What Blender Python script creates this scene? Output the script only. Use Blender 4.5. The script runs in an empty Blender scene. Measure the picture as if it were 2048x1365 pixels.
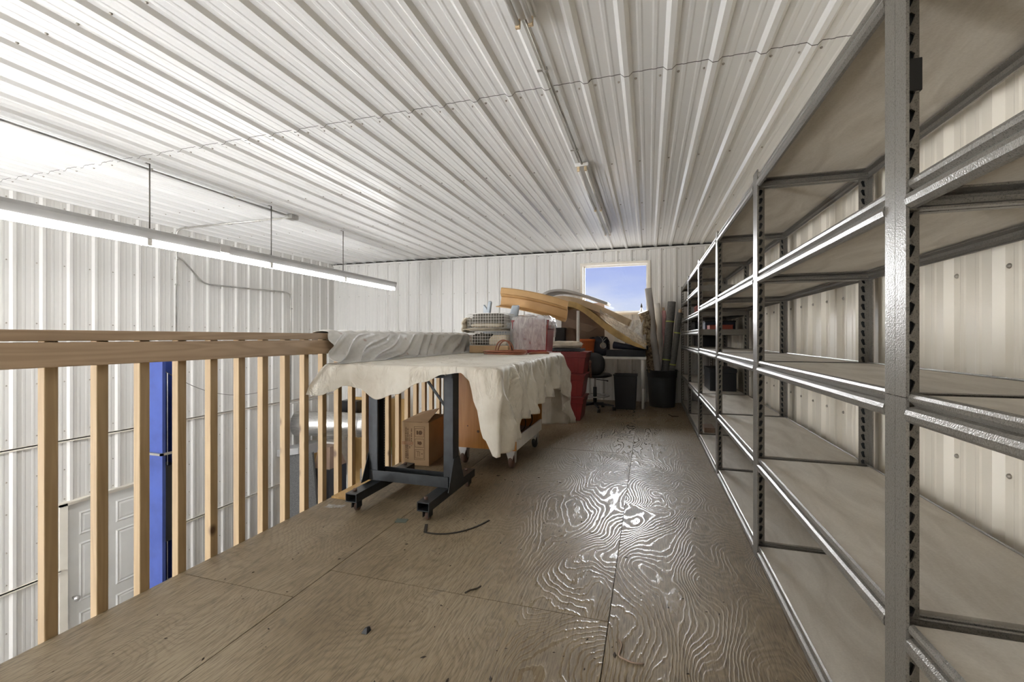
import bpy, math, random
from mathutils import Vector, Matrix, noise
random.seed(7)
PI = math.pi
sc = bpy.context.scene
COL = sc.collection

# ------------------------------------------------------------------ materials
def newmat(name):
    m = bpy.data.materials.new(name); m.use_nodes = True
    nt = m.node_tree; nt.nodes.clear()
    out = nt.nodes.new('ShaderNodeOutputMaterial')
    b = nt.nodes.new('ShaderNodeBsdfPrincipled')
    nt.links.new(b.outputs[0], out.inputs[0])
    return m, nt, b, out
def N(nt, t, **kw):
    n = nt.nodes.new(t)
    for k, v in kw.items():
        if k in n.inputs.keys(): n.inputs[k].default_value = v
        else: setattr(n, k, v)
    return n
def L(nt, a, b): nt.links.new(a, b)
def M_(nt, op, a, b=None, c=None):
    n = nt.nodes.new('ShaderNodeMath'); n.operation = op
    for i, v in enumerate((a, b, c)):
        if v is None: continue
        if isinstance(v, (int, float)): n.inputs[i].default_value = v
        else: nt.links.new(v, n.inputs[i])
    return n.outputs[0]
def ramp(nt, fac, stops):
    r = nt.nodes.new('ShaderNodeValToRGB')
    el = r.color_ramp.elements
    while len(el) < len(stops): el.new(.5)
    for e, (p, c) in zip(el, stops):
        e.position = p; e.color = (*c, 1) if len(c) == 3 else c
    nt.links.new(fac, r.inputs[0]); return r.outputs[0]
def coords(nt, scale=(1, 1, 1), kind='Object', loc=None):
    tc = nt.nodes.new('ShaderNodeTexCoord'); mp = nt.nodes.new('ShaderNodeMapping')
    mp.inputs['Scale'].default_value = scale
    L(nt, tc.outputs[kind], mp.inputs[0])
    return mp.outputs[0]
def noisetex(nt, vec, scale, detail=3, rough=.5, dist=0):
    n = nt.nodes.new('ShaderNodeTexNoise'); n.inputs['Scale'].default_value = scale
    n.inputs['Detail'].default_value = detail; n.inputs['Roughness'].default_value = rough
    n.inputs['Distortion'].default_value = dist
    L(nt, vec, n.inputs['Vector']); return n.outputs['Fac']
def bump(nt, b, h, strength=.3, dist=.01):
    n = nt.nodes.new('ShaderNodeBump'); n.inputs['Strength'].default_value = strength
    n.inputs['Distance'].default_value = dist
    L(nt, h, n.inputs['Height']); L(nt, n.outputs[0], b.inputs['Normal'])
def simple(name, col, rough=.5, metal=0, var=.12, vscale=6, bmp=0, bscale=60, stretch=(1, 1, 1), spec=.5):
    m, nt, b, o = newmat(name)
    v = coords(nt, stretch)
    f = noisetex(nt, v, vscale, 4)
    lo = tuple(c * (1 - var) for c in col); hi = tuple(min(1, c * (1 + var)) for c in col)
    L(nt, ramp(nt, f, [(.3, lo), (.7, hi)]), b.inputs['Base Color'])
    b.inputs['Roughness'].default_value = rough; b.inputs['Metallic'].default_value = metal
    b.inputs['Specular IOR Level'].default_value = spec
    if bmp:
        bump(nt, b, noisetex(nt, v, bscale, 3), bmp, .004)
    return m
def wood(name, c1, c2, axis=2, knots=True, rough=.6, freq=1.0):
    m, nt, b, o = newmat(name)
    s = [14 * freq, 14 * freq, 14 * freq]; s[axis] = .8 * freq
    oi = nt.nodes.new('ShaderNodeObjectInfo')
    tc = nt.nodes.new('ShaderNodeTexCoord')
    add = nt.nodes.new('ShaderNodeVectorMath'); add.operation = 'MULTIPLY_ADD'
    L(nt, oi.outputs['Random'], add.inputs[0]); add.inputs[1].default_value = (3.1, 7.7, 5.3)
    L(nt, tc.outputs['Object'], add.inputs[2])
    mp = nt.nodes.new('ShaderNodeMapping'); mp.inputs['Scale'].default_value = s
    L(nt, add.outputs[0], mp.inputs[0])
    n1 = noisetex(nt, mp.outputs[0], 1.2, 2, .5, .4)
    ln = M_(nt, 'SINE', M_(nt, 'MULTIPLY', n1, 42.0))
    ln = M_(nt, 'MULTIPLY_ADD', ln, .22, .45)
    n2 = noisetex(nt, mp.outputs[0], .35, 3)
    f = M_(nt, 'ADD', M_(nt, 'MULTIPLY', ln, .55), M_(nt, 'MULTIPLY', n2, .6))
    colr = ramp(nt, f, [(.25, c2), (.75, c1)])
    if knots:
        k = nt.nodes.new('ShaderNodeMapping'); ks = [8, 8, 8]; ks[axis] = 5.5
        k.inputs['Scale'].default_value = ks; L(nt, add.outputs[0], k.inputs[0])
        vo = nt.nodes.new('ShaderNodeTexVoronoi'); vo.inputs['Scale'].default_value = 1.0
        L(nt, k.outputs[0], vo.inputs['Vector'])
        km = ramp(nt, vo.outputs['Distance'], [(.07, (1, 1, 1)), (.19, (0, 0, 0))])
        pick = M_(nt, 'GREATER_THAN', M_(nt, 'MULTIPLY', vo.outputs['Color'], 1.0), .55)
        kf = M_(nt, 'MULTIPLY', km, pick)
        mx = nt.nodes.new('ShaderNodeMixRGB'); L(nt, kf, mx.inputs[0]); L(nt, colr, mx.inputs[1])
        mx.inputs[2].default_value = (.09, .045, .02, 1); colr = mx.outputs[0]
    L(nt, colr, b.inputs['Base Color']); b.inputs['Roughness'].default_value = rough
    bump(nt, b, f, .15, .002)
    return m

MAT = {}
MAT['white_panel'] = simple('white_painted_steel', (.67, .66, .635), .32, 0, .025, 1.3)
MAT['ceil_panel'] = simple('white_ceiling_steel', (.86, .86, .85), .26, 0, .03, .9, stretch=(1.5, .4, 1))
MAT['cream_panel'] = simple('cream_painted_steel', (.76, .71, .615), .36, 0, .05, 1.5)
MAT['trim_white'] = simple('off_white_trim', (.76, .72, .64), .4, 0, .05)
MAT['screw'] = simple('dull_screw', (.34, .31, .27), .4, .6)
MAT['dark'] = simple('dark_void', (.025, .02, .017), .9)
MAT['concrete'] = simple('concrete', (.36, .35, .33), .8, 0, .15, 2, .2)
MAT['galv'] = simple('galvanised_steel', (.50, .49, .46), .38, .85, .2, 9)
MAT['galv_dark'] = simple('dark_rod_steel', (.16, .15, .13), .45, .7)
MAT['fixture'] = simple('grey_enamel', (.42, .42, .42), .4, 0, .05)
MAT['plywood_edge'] = simple('plywood_edge', (.30, .22, .13), .8, 0, .25, 30, .1, 60, (.3, .3, 8))
MAT['rail_wood'] = wood('pine_rail', (.44, .32, .21), (.29, .20, .125), 1, True)
MAT['bal_wood'] = wood('pine_baluster', (.38, .27, .145), (.28, .185, .09), 2, True)
MAT['ply_yellow'] = wood('yellow_plywood', (.58, .38, .15), (.44, .27, .09), 2, False)
MAT['cart_wood'] = wood('orange_plywood', (.44, .19, .035), (.34, .13, .02), 2, False, .45)
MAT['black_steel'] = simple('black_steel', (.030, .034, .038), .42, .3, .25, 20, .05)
MAT['white_metal'] = simple('white_metal', (.72, .70, .66), .4)
MAT['rubber'] = simple('black_rubber', (.02, .02, .02), .6)
MAT['caster_brown'] = simple('brown_wheel', (.13, .075, .055), .5)
MAT['zinc'] = simple('zinc_plate', (.55, .54, .52), .4, .8)
MAT['cardboard'] = simple('cardboard', (.40, .27, .15), .85, 0, .1, 5, .05)
MAT['cardboard_in'] = simple('cardboard_inside', (.33, .22, .12), .9, 0, .1)
MAT['ink'] = simple('brown_ink', (.13, .07, .035), .8)
MAT['tape'] = simple('brown_tape', (.30, .15, .06), .3)
def make_canvas():
    m, nt, b, o = newmat('creased_canvas')
    v = coords(nt)
    f = noisetex(nt, v, 4, 5, .6)
    c = ramp(nt, f, [(.3, (.56, .51, .43)), (.5, (.66, .62, .54)), (.7, (.72, .69, .62))])
    st = noisetex(nt, v, 9, 3, .5)
    mx = nt.nodes.new('ShaderNodeMixRGB'); L(nt, ramp(nt, st, [(.66, (0, 0, 0)), (.76, (.5, .5, .5))]), mx.inputs[0]); L(nt, c, mx.inputs[1]); mx.inputs[2].default_value = (.36, .29, .21, 1)
    L(nt, mx.outputs[0], b.inputs['Base Color']); b.inputs['Roughness'].default_value = .7
    v2 = coords(nt, (1, 1, .45)); n1 = noisetex(nt, v2, 8, 4, .55, .8)
    rid = M_(nt, 'SUBTRACT', 1.0, M_(nt, 'ABSOLUTE', M_(nt, 'MULTIPLY_ADD', n1, 6.0, -3.0)))
    bump(nt, b, M_(nt, 'ADD', M_(nt, 'MULTIPLY', n1, 1.5), M_(nt, 'MULTIPLY', M_(nt, 'MAXIMUM', rid, 0.0), .35)), .55, .025)
    return m
MAT['canvas'] = make_canvas()
MAT['canvas2'] = simple('cream_canvas', (.60, .53, .42), .9, 0, .2, 9, .3, 40)
MAT['grey_cloth'] = simple('dark_grey_cloth', (.15, .14, .12), .9, 0, .3, 12, .3, 60)
MAT['red_tote'] = simple('red_plastic', (.21, .026, .026), .32, 0, .3, 4)
MAT['black_plastic'] = simple('black_plastic', (.016, .017, .020), .42, 0, .2)
MAT['grey_can'] = simple('grey_plastic', (.040, .044, .048), .5, 0, .15)
MAT['blue_grey'] = simple('blue_grey_plastic', (.42, .47, .52), .45)
MAT['tan_foam'] = simple('tan_panel', (.50, .30, .12), .6, 0, .12, 4)
MAT['foam_y'] = simple('yellow_foam', (.52, .36, .15), .9, 0, .22, 7, .3, 40)
MAT['foam_b'] = simple('beige_foam', (.58, .45, .30), .9, 0, .15, 5, .2, 40)
MAT['grey_lam'] = simple('grey_laminate', (.48, .47, .45), .4, 0, .06)
MAT['brown_board'] = simple('brown_board', (.26, .18, .13), .8)
MAT['dark_foam'] = simple('charcoal_foam', (.035, .036, .042), .9, 0, .3, 10, .3, 60)
MAT['navy'] = simple('navy_sleeve', (.02, .025, .045), .5)
MAT['orange'] = simple('orange_plastic', (.62, .14, .03), .4)
MAT['camo'] = None
MAT['roll_grey'] = simple('grey_fabric', (.40, .38, .36), .9, 0, .08, 5, .2, 80)
MAT['roll_dark'] = simple('charcoal_fabric', (.13, .125, .115), .8, 0, .25, 30, .3, 90, (1, 1, 4))
MAT['roll_white'] = simple('white_fabric', (.68, .65, .60), .85)
MAT['roll_pink'] = simple('pink_fabric', (.55, .30, .30), .85, 0, .5, 6)
MAT['tube_core'] = simple('paper_tube', (.50, .36, .24), .85)
MAT['band'] = simple('yellow_green_band', (.45, .50, .12), .6)
MAT['hose'] = simple('copper_red_hose', (.30, .11, .06), .4, .2, .2)
MAT['lift_blue'] = simple('blue_paint', (.045, .075, .27), .16, 0, .15, 5)
MAT['duct'] = simple('shiny_duct', (.66, .65, .63), .34, .95, .15, 8, .25, 14, (.6, 5, 5))
MAT['speckle'] = simple('speckled_carpet', (.10, .10, .10), .95, 0, .6, 160)
MAT['label_red'] = simple('red_label', (.32, .03, .03), .5)
MAT['label_green'] = simple('green_label', (.16, .42, .05), .5)
MAT['brick_red'] = simple('faded_red', (.35, .08, .05), .6)
MAT['door_white'] = simple('door_white', (.66, .66, .64), .4, 0, .03)
MAT['roof_green'] = simple('grey_green_siding', (.30, .35, .33), .7)
MAT['bottle_white'] = simple('white_bottle', (.8, .8, .8), .4)
MAT['crumb'] = simple('dark_crumbs', (.05, .038, .028), .9)
MAT['strap'] = simple('black_strap', (.03, .025, .02), .6)
MAT['green_slip'] = simple('grey_green_card', (.10, .12, .10), .6)
MAT['rust'] = simple('rusty_socket', (.52, .40, .25), .6, 0, .4, 50)
MAT['gold'] = simple('worn_bracket', (.20, .12, .09), .4, .5, .4, 40)

def make_rack_metal():
    m, nt, b, o = newmat('hammered_grey_metal')
    v = coords(nt)
    vo = nt.nodes.new('ShaderNodeTexVoronoi'); vo.inputs['Scale'].default_value = 330
    L(nt, v, vo.inputs['Vector'])
    n = noisetex(nt, v, 240, 2)
    h = M_(nt, 'ADD', vo.outputs['Distance'], n)
    L(nt, ramp(nt, h, [(.35, (.075, .068, .058)), (1.0, (.24, .225, .20))]), b.inputs['Base Color'])
    b.inputs['Metallic'].default_value = .55; b.inputs['Roughness'].default_value = .36
    bump(nt, b, h, .35, .0012)
    return m
MAT['rack'] = make_rack_metal()
def make_board():
    m, nt, b, o = newmat('dusty_particle_board')
    v = coords(nt)
    sp = noisetex(nt, v, 150, 2)
    v2 = coords(nt, (5, 1.1, 1)); st = noisetex(nt, v2, 2.2, 4, .6, .8)
    f = M_(nt, 'ADD', M_(nt, 'MULTIPLY', sp, .25), M_(nt, 'MULTIPLY', st, .85))
    L(nt, ramp(nt, f, [(.36, (.44, .395, .33)), (.72, (.62, .58, .51))]), b.inputs['Base Color'])
    b.inputs['Roughness'].default_value = .6
    return m
MAT['board'] = make_board()
def make_floor():
    m, nt, b, o = newmat('worn_plywood_floor')
    at = nt.nodes.new('ShaderNodeAttribute'); at.attribute_name = 'sid'
    tc = nt.nodes.new('ShaderNodeTexCoord')
    off = nt.nodes.new('ShaderNodeVectorMath'); off.operation = 'MULTIPLY_ADD'
    L(nt, at.outputs['Fac'], off.inputs[0]); off.inputs[1].default_value = (3.7, 5.9, 11.3)
    L(nt, tc.outputs['Object'], off.inputs[2])
    def mapped(s):
        mp = nt.nodes.new('ShaderNodeMapping'); mp.inputs['Scale'].default_value = s
        L(nt, off.outputs[0], mp.inputs[0]); return mp.outputs[0]
    sx = nt.nodes.new('ShaderNodeSeparateXYZ'); L(nt, off.outputs[0], sx.inputs[0])
    big = noisetex(nt, mapped((1.5, .62, 1)), 2.1, 1.5, .4, .35)
    jag = noisetex(nt, mapped((9, 3.5, 1)), 3.0, 3, .6)
    patch = noisetex(nt, mapped((.9, .35, 1)), 1.3, 1)
    amp = M_(nt, 'MULTIPLY_ADD', patch, 62.0, 4.0)
    t = M_(nt, 'ADD', M_(nt, 'MULTIPLY', big, amp), M_(nt, 'MULTIPLY', sx.outputs[0], 22.0))
    t = M_(nt, 'ADD', t, M_(nt, 'MULTIPLY', jag, 1.3))
    tri = M_(nt, 'PINGPONG', t, .5)
    ridge = ramp(nt, M_(nt, 'MULTIPLY', tri, 2.0), [(.0, (0, 0, 0)), (.5, (.06, .06, .06)), (.82, (1, 1, 1)), (1, (1, 1, 1))])
    dirt = noisetex(nt, tc.outputs['Object'], 1.6, 5, .62)
    fine = noisetex(nt, mapped((60, 4, 1)), 4, 3, .6)
    cr = ramp(nt, dirt, [(.30, (.165, .120, .066)), (.5, (.24, .186, .114)), (.72, (.32, .262, .178))])
    mx = nt.nodes.new('ShaderNodeMixRGB'); mx.blend_type = 'MULTIPLY'; mx.inputs[0].default_value = .7
    L(nt, cr, mx.inputs[1])
    L(nt, ramp(nt, fine, [(.36, (.42, .37, .32)), (.52, (.95, .94, .93)), (.6, (1, 1, 1))]), mx.inputs[2])
    mx2 = nt.nodes.new('ShaderNodeMixRGB'); mx2.blend_type = 'MULTIPLY'; mx2.inputs[0].default_value = .38
    L(nt, mx.outputs[0], mx2.inputs[1]); L(nt, ramp(nt, M_(nt, 'MULTIPLY', tri, 2.0), [(0, (.55, .5, .45)), (.5, (1, 1, 1))]), mx2.inputs[2])
    # dark stains and pale scuffs with their own shape
    st = noisetex(nt, tc.outputs['Object'], 5.2, 4, .7)
    mx3 = nt.nodes.new('ShaderNodeMixRGB'); L(nt, ramp(nt, st, [(.64, (0, 0, 0)), (.75, (.7, .7, .7))]), mx3.inputs[0])
    L(nt, mx2.outputs[0], mx3.inputs[1]); mx3.inputs[2].default_value = (.10, .08, .062, 1)
    L(nt, mx3.outputs[0], b.inputs['Base Color'])
    # polished walkway: the ridges of the grain are rubbed smooth
    s2 = nt.nodes.new('ShaderNodeSeparateXYZ'); L(nt, tc.outputs['Object'], s2.inputs[0])
    dx = M_(nt, 'ABSOLUTE', M_(nt, 'ADD', s2.outputs[0], .18))
    walk = ramp(nt, M_(nt, 'ADD', M_(nt, 'MULTIPLY', dx, .9), M_(nt, 'MULTIPLY', dirt, .5)), [(.35, (1, 1, 1)), (1.0, (0, 0, 0))])
    rr = M_(nt, 'MULTIPLY_ADD', M_(nt, 'MULTIPLY', ridge, walk), -.42, .58)
    L(nt, rr, b.inputs['Roughness'])
    bm = nt.nodes.new('ShaderNodeBump'); bm.inputs['Strength'].default_value = .35; bm.inputs['Distance'].default_value = .003
    L(nt, M_(nt, 'ADD', M_(nt, 'MULTIPLY', ridge, M_(nt, 'MULTIPLY_ADD', walk, .8, .15)), M_(nt, 'MULTIPLY', fine, .35)), bm.inputs['Height']); L(nt, bm.outputs[0], b.inputs['Normal'])
    return m
MAT['floor'] = make_floor()
def make_paintcloth():
    m, nt, b, o = newmat('thin_grey_sheet')
    v = coords(nt)
    f = noisetex(nt, v, 3, 4)
    base = ramp(nt, f, [(.3, (.50, .485, .46)), (.7, (.66, .645, .61))])
    vo = nt.nodes.new('ShaderNodeTexVoronoi'); vo.inputs['Scale'].default_value = 9; L(nt, v, vo.inputs['Vector'])
    k = ramp(nt, vo.outputs['Distance'], [(.06, (.6, .6, .6)), (.16, (0, 0, 0))])
    mx = nt.nodes.new('ShaderNodeMixRGB'); L(nt, k, mx.inputs[0]); L(nt, base, mx.inputs[1]); mx.inputs[2].default_value = (.30, .15, .11, 1)
    L(nt, mx.outputs[0], b.inputs['Base Color']); b.inputs['Roughness'].default_value = .38
    bump(nt, b, noisetex(nt, v, 14, 4), .5, .015)
    return m
MAT['sheet'] = make_paintcloth()
def make_camo():
    m, nt, b, o = newmat('brown_patterned_fabric')
    f = noisetex(nt, coords(nt), 22, 4, .6, .5)
    L(nt, ramp(nt, f, [(.38, (.07, .05, .035)), (.5, (.24, .18, .11)), (.62, (.42, .35, .24))]), b.inputs['Base Color'])
    b.inputs['Roughness'].default_value = .85; return m
MAT['camo'] = make_camo()
def make_film(name, dens=.5, tint=(.85, .86, .86)):
    m, nt, b, o = newmat(name)
    nt.nodes.remove(b)
    v = coords(nt)
    f = noisetex(nt, coords(nt, (1, 1, .3)), 20, 5, .6, 1.5)
    tr = nt.nodes.new('ShaderNodeBsdfTransparent')
    pr = nt.nodes.new('ShaderNodeBsdfPrincipled'); pr.inputs['Base Color'].default_value = (*tint, 1)
    pr.inputs['Roughness'].default_value = .18
    bump(nt, pr, noisetex(nt, v, 16, 4), .8, .02)
    mx = nt.nodes.new('ShaderNodeMixShader')
    L(nt, ramp(nt, f, [(.32, (.7 * dens,) * 3), (.70, (min(1, 1.45 * dens),) * 3)]), mx.inputs[0])
    L(nt, tr.outputs[0], mx.inputs[1]); L(nt, pr.outputs[0], mx.inputs[2]); L(nt, mx.outputs[0], o.inputs[0])
    return m
MAT['film'] = make_film('clear_plastic_film', .40)
MAT['film2'] = make_film('amber_plastic_film', .5, (.8, .72, .6))
def make_glass():
    m, nt, b, o = newmat('window_glass'); nt.nodes.remove(b)
    tr = nt.nodes.new('ShaderNodeBsdfTransparent'); gl = nt.nodes.new('ShaderNodeBsdfGlossy'); gl.inputs['Roughness'].default_value = .02
    fr = nt.nodes.new('ShaderNodeFresnel'); fr.inputs[0].default_value = 1.45
    mx = nt.nodes.new('ShaderNodeMixShader'); L(nt, fr.outputs[0], mx.inputs[0]); L(nt, tr.outputs[0], mx.inputs[1]); L(nt, gl.outputs[0], mx.inputs[2])
    L(nt, mx.outputs[0], o.inputs[0]); return m
MAT['glass'] = make_glass()
def make_globe():
    m, nt, b, o = newmat('clear_globe')
    b.inputs['Base Color'].default_value = (.9, .85, .8, 1); b.inputs['Roughness'].default_value = .05
    b.inputs['Transmission Weight'].default_value = .8; return m
MAT['globe'] = make_globe()
def make_emit(name, col, s):
    m, nt, b, o = newmat(name); nt.nodes.remove(b)
    e = nt.nodes.new('ShaderNodeEmission'); e.inputs[0].default_value = (*col, 1); e.inputs[1].default_value = s
    L(nt, e.outputs[0], o.inputs[0]); return m
MAT['tube_on'] = make_emit('lit_fluorescent', (1, .99, .97), 20)
MAT['tube_off'] = simple('unlit_tube', (.80, .79, .76), .2)

# ------------------------------------------------------------------ mesh builder
class MB:
    def __init__(s): s.v = []; s.f = []; s.m = []; s.sm = []; s.mats = []; s.cur = 0; s.smooth = False
    def mat(s, k):
        if k not in s.mats: s.mats.append(k)
        s.cur = s.mats.index(k); return s
    def add(s, vs, fs, smooth=None):
        o = len(s.v); s.v += [tuple(p) for p in vs]
        for f in fs:
            s.f.append([i + o for i in f]); s.m.append(s.cur); s.sm.append(s.smooth if smooth is None else smooth)
        return s
    def box(s, x0, x1, y0, y1, z0, z1, rot=None, piv=None):
        vs = [Vector(p) for p in [(x0, y0, z0), (x1, y0, z0), (x1, y1, z0), (x0, y1, z0), (x0, y0, z1), (x1, y0, z1), (x1, y1, z1), (x0, y1, z1)]]
        if rot is not None:
            c = Vector(piv) if piv else Vector(((x0 + x1) / 2, (y0 + y1) / 2, (z0 + z1) / 2))
            vs = [c + rot @ (p - c) for p in vs]
        return s.add(vs, [(0, 3, 2, 1), (4, 5, 6, 7), (0, 1, 5, 4), (1, 2, 6, 5), (2, 3, 7, 6), (3, 0, 4, 7)])
    def hexa(s, b, t):
        return s.add(list(b) + list(t), [(0, 3, 2, 1), (4, 5, 6, 7), (0, 1, 5, 4), (1, 2, 6, 5), (2, 3, 7, 6), (3, 0, 4, 7)])
    def bar(s, p0, p1, w, h, up=(0, 0, 1)):
        p0, p1 = Vector(p0), Vector(p1); d = (p1 - p0).normalized(); u = Vector(up)
        r = d.cross(u)
        if r.length < 1e-4: r = d.cross(Vector((0, 1, 0)))
        r.normalize(); u = r.cross(d)
        q = [(-w / 2, -h / 2), (w / 2, -h / 2), (w / 2, h / 2), (-w / 2, h / 2)]
        return s.hexa([p0 + r * a + u * b for a, b in q], [p1 + r * a + u * b for a, b in q])
    def tube(s, path, r, n=8, cap=True, closed=False):
        P = [Vector(p) for p in path]; k = len(P); rs = r if isinstance(r, (list, tuple)) else [r] * k
        T = []
        for i in range(k):
            a = P[(i - 1) % k] if closed or i > 0 else P[i]; b = P[(i + 1) % k] if closed or i < k - 1 else P[i]
            d = (b - a); T.append(d.normalized() if d.length > 1e-9 else Vector((0, 0, 1)))
        u = T[0].cross(Vector((0, 0, 1)))
        if u.length < 1e-3: u = T[0].cross(Vector((1, 0, 0)))
        u.normalize(); vs = []
        for i in range(k):
            u = (u - T[i] * u.dot(T[i])); u.normalize(); w = T[i].cross(u)
            for j in range(n):
                a = 2 * PI * j / n; vs.append(P[i] + (u * math.cos(a) + w * math.sin(a)) * rs[i])
        fs = []
        for i in range(k if closed else k - 1):
            i2 = (i + 1) % k
            for j in range(n):
                fs.append((i * n + j, i * n + (j + 1) % n, i2 * n + (j + 1) % n, i2 * n + j))
        s.add(vs, fs, True)
        if cap and not closed:
            o = len(s.v) - len(vs)
            s.f.append([o + j for j in range(n)][::-1]); s.m.append(s.cur); s.sm.append(False)
            s.f.append([o + (k - 1) * n + j for j in range(n)]); s.m.append(s.cur); s.sm.append(False)
        return s
    def lathe(s, prof, c=(0, 0, 0), n=24, axis=None):
        R = Matrix.Identity(3) if axis is None else Vector((0, 0, 1)).rotation_difference(Vector(axis)).to_matrix()
        c = Vector(c); vs = []
        for r, z in prof:
            for j in range(n):
                a = 2 * PI * j / n; vs.append(c + R @ Vector((r * math.cos(a), r * math.sin(a), z)))
        fs = []
        for i in range(len(prof) - 1):
            for j in range(n): fs.append((i * n + j, i * n + (j + 1) % n, (i + 1) * n + (j + 1) % n, (i + 1) * n + j))
        s.add(vs, fs, True); o = len(s.v) - len(vs)
        for i in (0, len(prof) - 1):
            if prof[i][0] > 1e-4:
                idx = [o + i * n + j for j in range(n)]
                s.f.append(idx[::-1] if i == 0 else idx); s.m.append(s.cur); s.sm.append(False)
        return s
    def prism(s, poly, fn, t0, t1):
        n = len(poly)
        vs = [fn(a, b, t0) for a, b in poly] + [fn(a, b, t1) for a, b in poly]
        fs = [tuple(range(n))[::-1], tuple(range(n, 2 * n))] + [(i, (i + 1) % n, n + (i + 1) % n, n + i) for i in range(n)]
        return s.add(vs, fs)
    def grid(s, fn, nu, nv, smooth=True):
        vs = [fn(i / nu, j / nv) for i in range(nu + 1) for j in range(nv + 1)]
        w = nv + 1
        return s.add(vs, [(i * w + j, (i + 1) * w + j, (i + 1) * w + j + 1, i * w + j + 1) for i in range(nu) for j in range(nv)], smooth)
    def ball(s, c, r, n=10, m=6, sq=(1, 1, 1)):
        c = Vector(c); vs = []; fs = []
        for i in range(m + 1):
            th = PI * i / m
            for j in range(n):
                a = 2 * PI * j / n
                vs.append(c + Vector((r * sq[0] * math.sin(th) * math.cos(a), r * sq[1] * math.sin(th) * math.sin(a), r * sq[2] * math.cos(th))))
        for i in range(m):
            for j in range(n): fs.append((i * n + j, (i + 1) * n + j, (i + 1) * n + (j + 1) % n, i * n + (j + 1) % n))
        return s.add(vs, fs, True)
    def mesh(s, name, origin=(0, 0, 0)):
        me = bpy.data.meshes.new(name); o = Vector(origin)
        me.from_pydata([tuple(Vector(p) - o) for p in s.v], [], s.f)
        for k in s.mats: me.materials.append(MAT[k])
        me.polygons.foreach_set('material_index', s.m); me.polygons.foreach_set('use_smooth', s.sm)
        me.update(); return me
    def build(s, name, parent=None, origin=(0, 0, 0), bevel=0, solid=0, sub=0, weld=False):
        """origin is in world coordinates for a top-level object; children are written in the parent's local space."""
        o = bpy.data.objects.new(name, s.mesh(name, origin if parent is None else (0, 0, 0)))
        COL.objects.link(o)
        if parent is None: o.location = origin
        else: o.parent = parent
        if weld:
            w = o.modifiers.new('weld', 'WELD'); w.merge_threshold = .0005
        if solid:
            q = o.modifiers.new('thickness', 'SOLIDIFY'); q.thickness = solid; q.offset = 0
        if sub:
            q = o.modifiers.new('sub', 'SUBSURF'); q.levels = sub; q.render_levels = sub
        if bevel:
            q = o.modifiers.new('bevel', 'BEVEL'); q.width = bevel; q.segments = 2; q.limit_method = 'ANGLE'; q.angle_limit = .6
        return o
def B(k): return MB().mat(k)
def tag(o, label=None, cat=None, group=None, kind=None):
    for a, v in (('label', label), ('category', cat), ('group', group), ('kind', kind)):
        if v: o[a] = v
    return o
def empty(name, loc, label, cat, group=None, rz=0):
    o = bpy.data.objects.new(name, None); COL.objects.link(o); o.location = loc; o.rotation_euler = (0, 0, rz)
    o.empty_display_size = .05
    return tag(o, label, cat, group)
def part(o, label): o['label'] = label; return o
def struct(o): o['kind'] = 'structure'; return o
def nz(x, y, z=0): return noise.noise(Vector((x, y, z)))

# ------------------------------------------------------------------ room dimensions
XL, XR = -6.08, 1.0
YB, YF = 7.5, -9.0
YM = -1.35        # the mezzanine ends behind the camera, the shop goes on
ZC, ZS = 2.53, -2.8
PITCH = .2286
def profile(a0, a1, phase, h=.019):
    pts = []
    k0 = math.floor((a0 - phase) / PITCH) - 1; k1 = math.ceil((a1 - phase) / PITCH) + 1
    for k in range(k0, k1 + 1):
        c = phase + k * PITCH
        pts += [(c - .033, 0), (c - .013, h), (c + .013, h), (c + .033, 0)]
        for q in (.078, .150):
            pts += [(c + q - .015, 0), (c + q - .007, .0022), (c + q + .007, .0022), (c + q + .015, 0)]
    pts = [p for p in pts if a0 < p[0] < a1]
    return [(a0, 0)] + pts + [(a1, 0)]
def corrugated(mb, prof, fn, t0, t1):
    vs = []
    for a, h in prof: vs += [fn(a, h, t0), fn(a, h, t1)]
    mb.add(vs, [(2 * i, 2 * i + 1, 2 * i + 3, 2 * i + 2) for i in range(len(prof) - 1)], False)
def screws(mb, pts, nrm, r=.0075):
    for p in pts: mb.lathe([(r, 0), (r * .95, .0035), (r * .5, .007), (.0001, .008)], p, 8, nrm)

# ceiling: two runs of ribbed sheet lapped at y = 2.57
CP = -.118
mb = B('ceil_panel')
corrugated(mb, profile(XL, XR, CP), lambda a, h, t: (a, t, ZC - h), YF, 2.572)
corrugated(mb, profile(XL, XR, CP), lambda a, h, t: (a, t, ZC - h - .0035), 2.57, YB + .05)
mb.mat('dark')
corrugated(mb, profile(XL, XR, CP), lambda a, h, t: (a, t, ZC - h - .0005), 2.5685, 2.5705)
mb.mat('screw')
k0 = int((XL - CP) / PITCH); k1 = int((XR - CP) / PITCH)
for yy in (-1.05, .17, 1.40, 2.63, 3.87, 5.08, 6.34):
    for k in range(k0, k1 + 1):
        x = CP + k * PITCH
        if XL < x + .05 < XR: screws(mb, [(x + .048, yy, ZC - (.0035 if yy > 2.57 else 0))], (0, 0, -1))
        if yy == 2.63 and XL < x - .05: screws(mb, [(x - .048, yy + .01, ZC - .0035)], (0, 0, -1), .006)
struct(mb.build('ceiling'))

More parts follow.
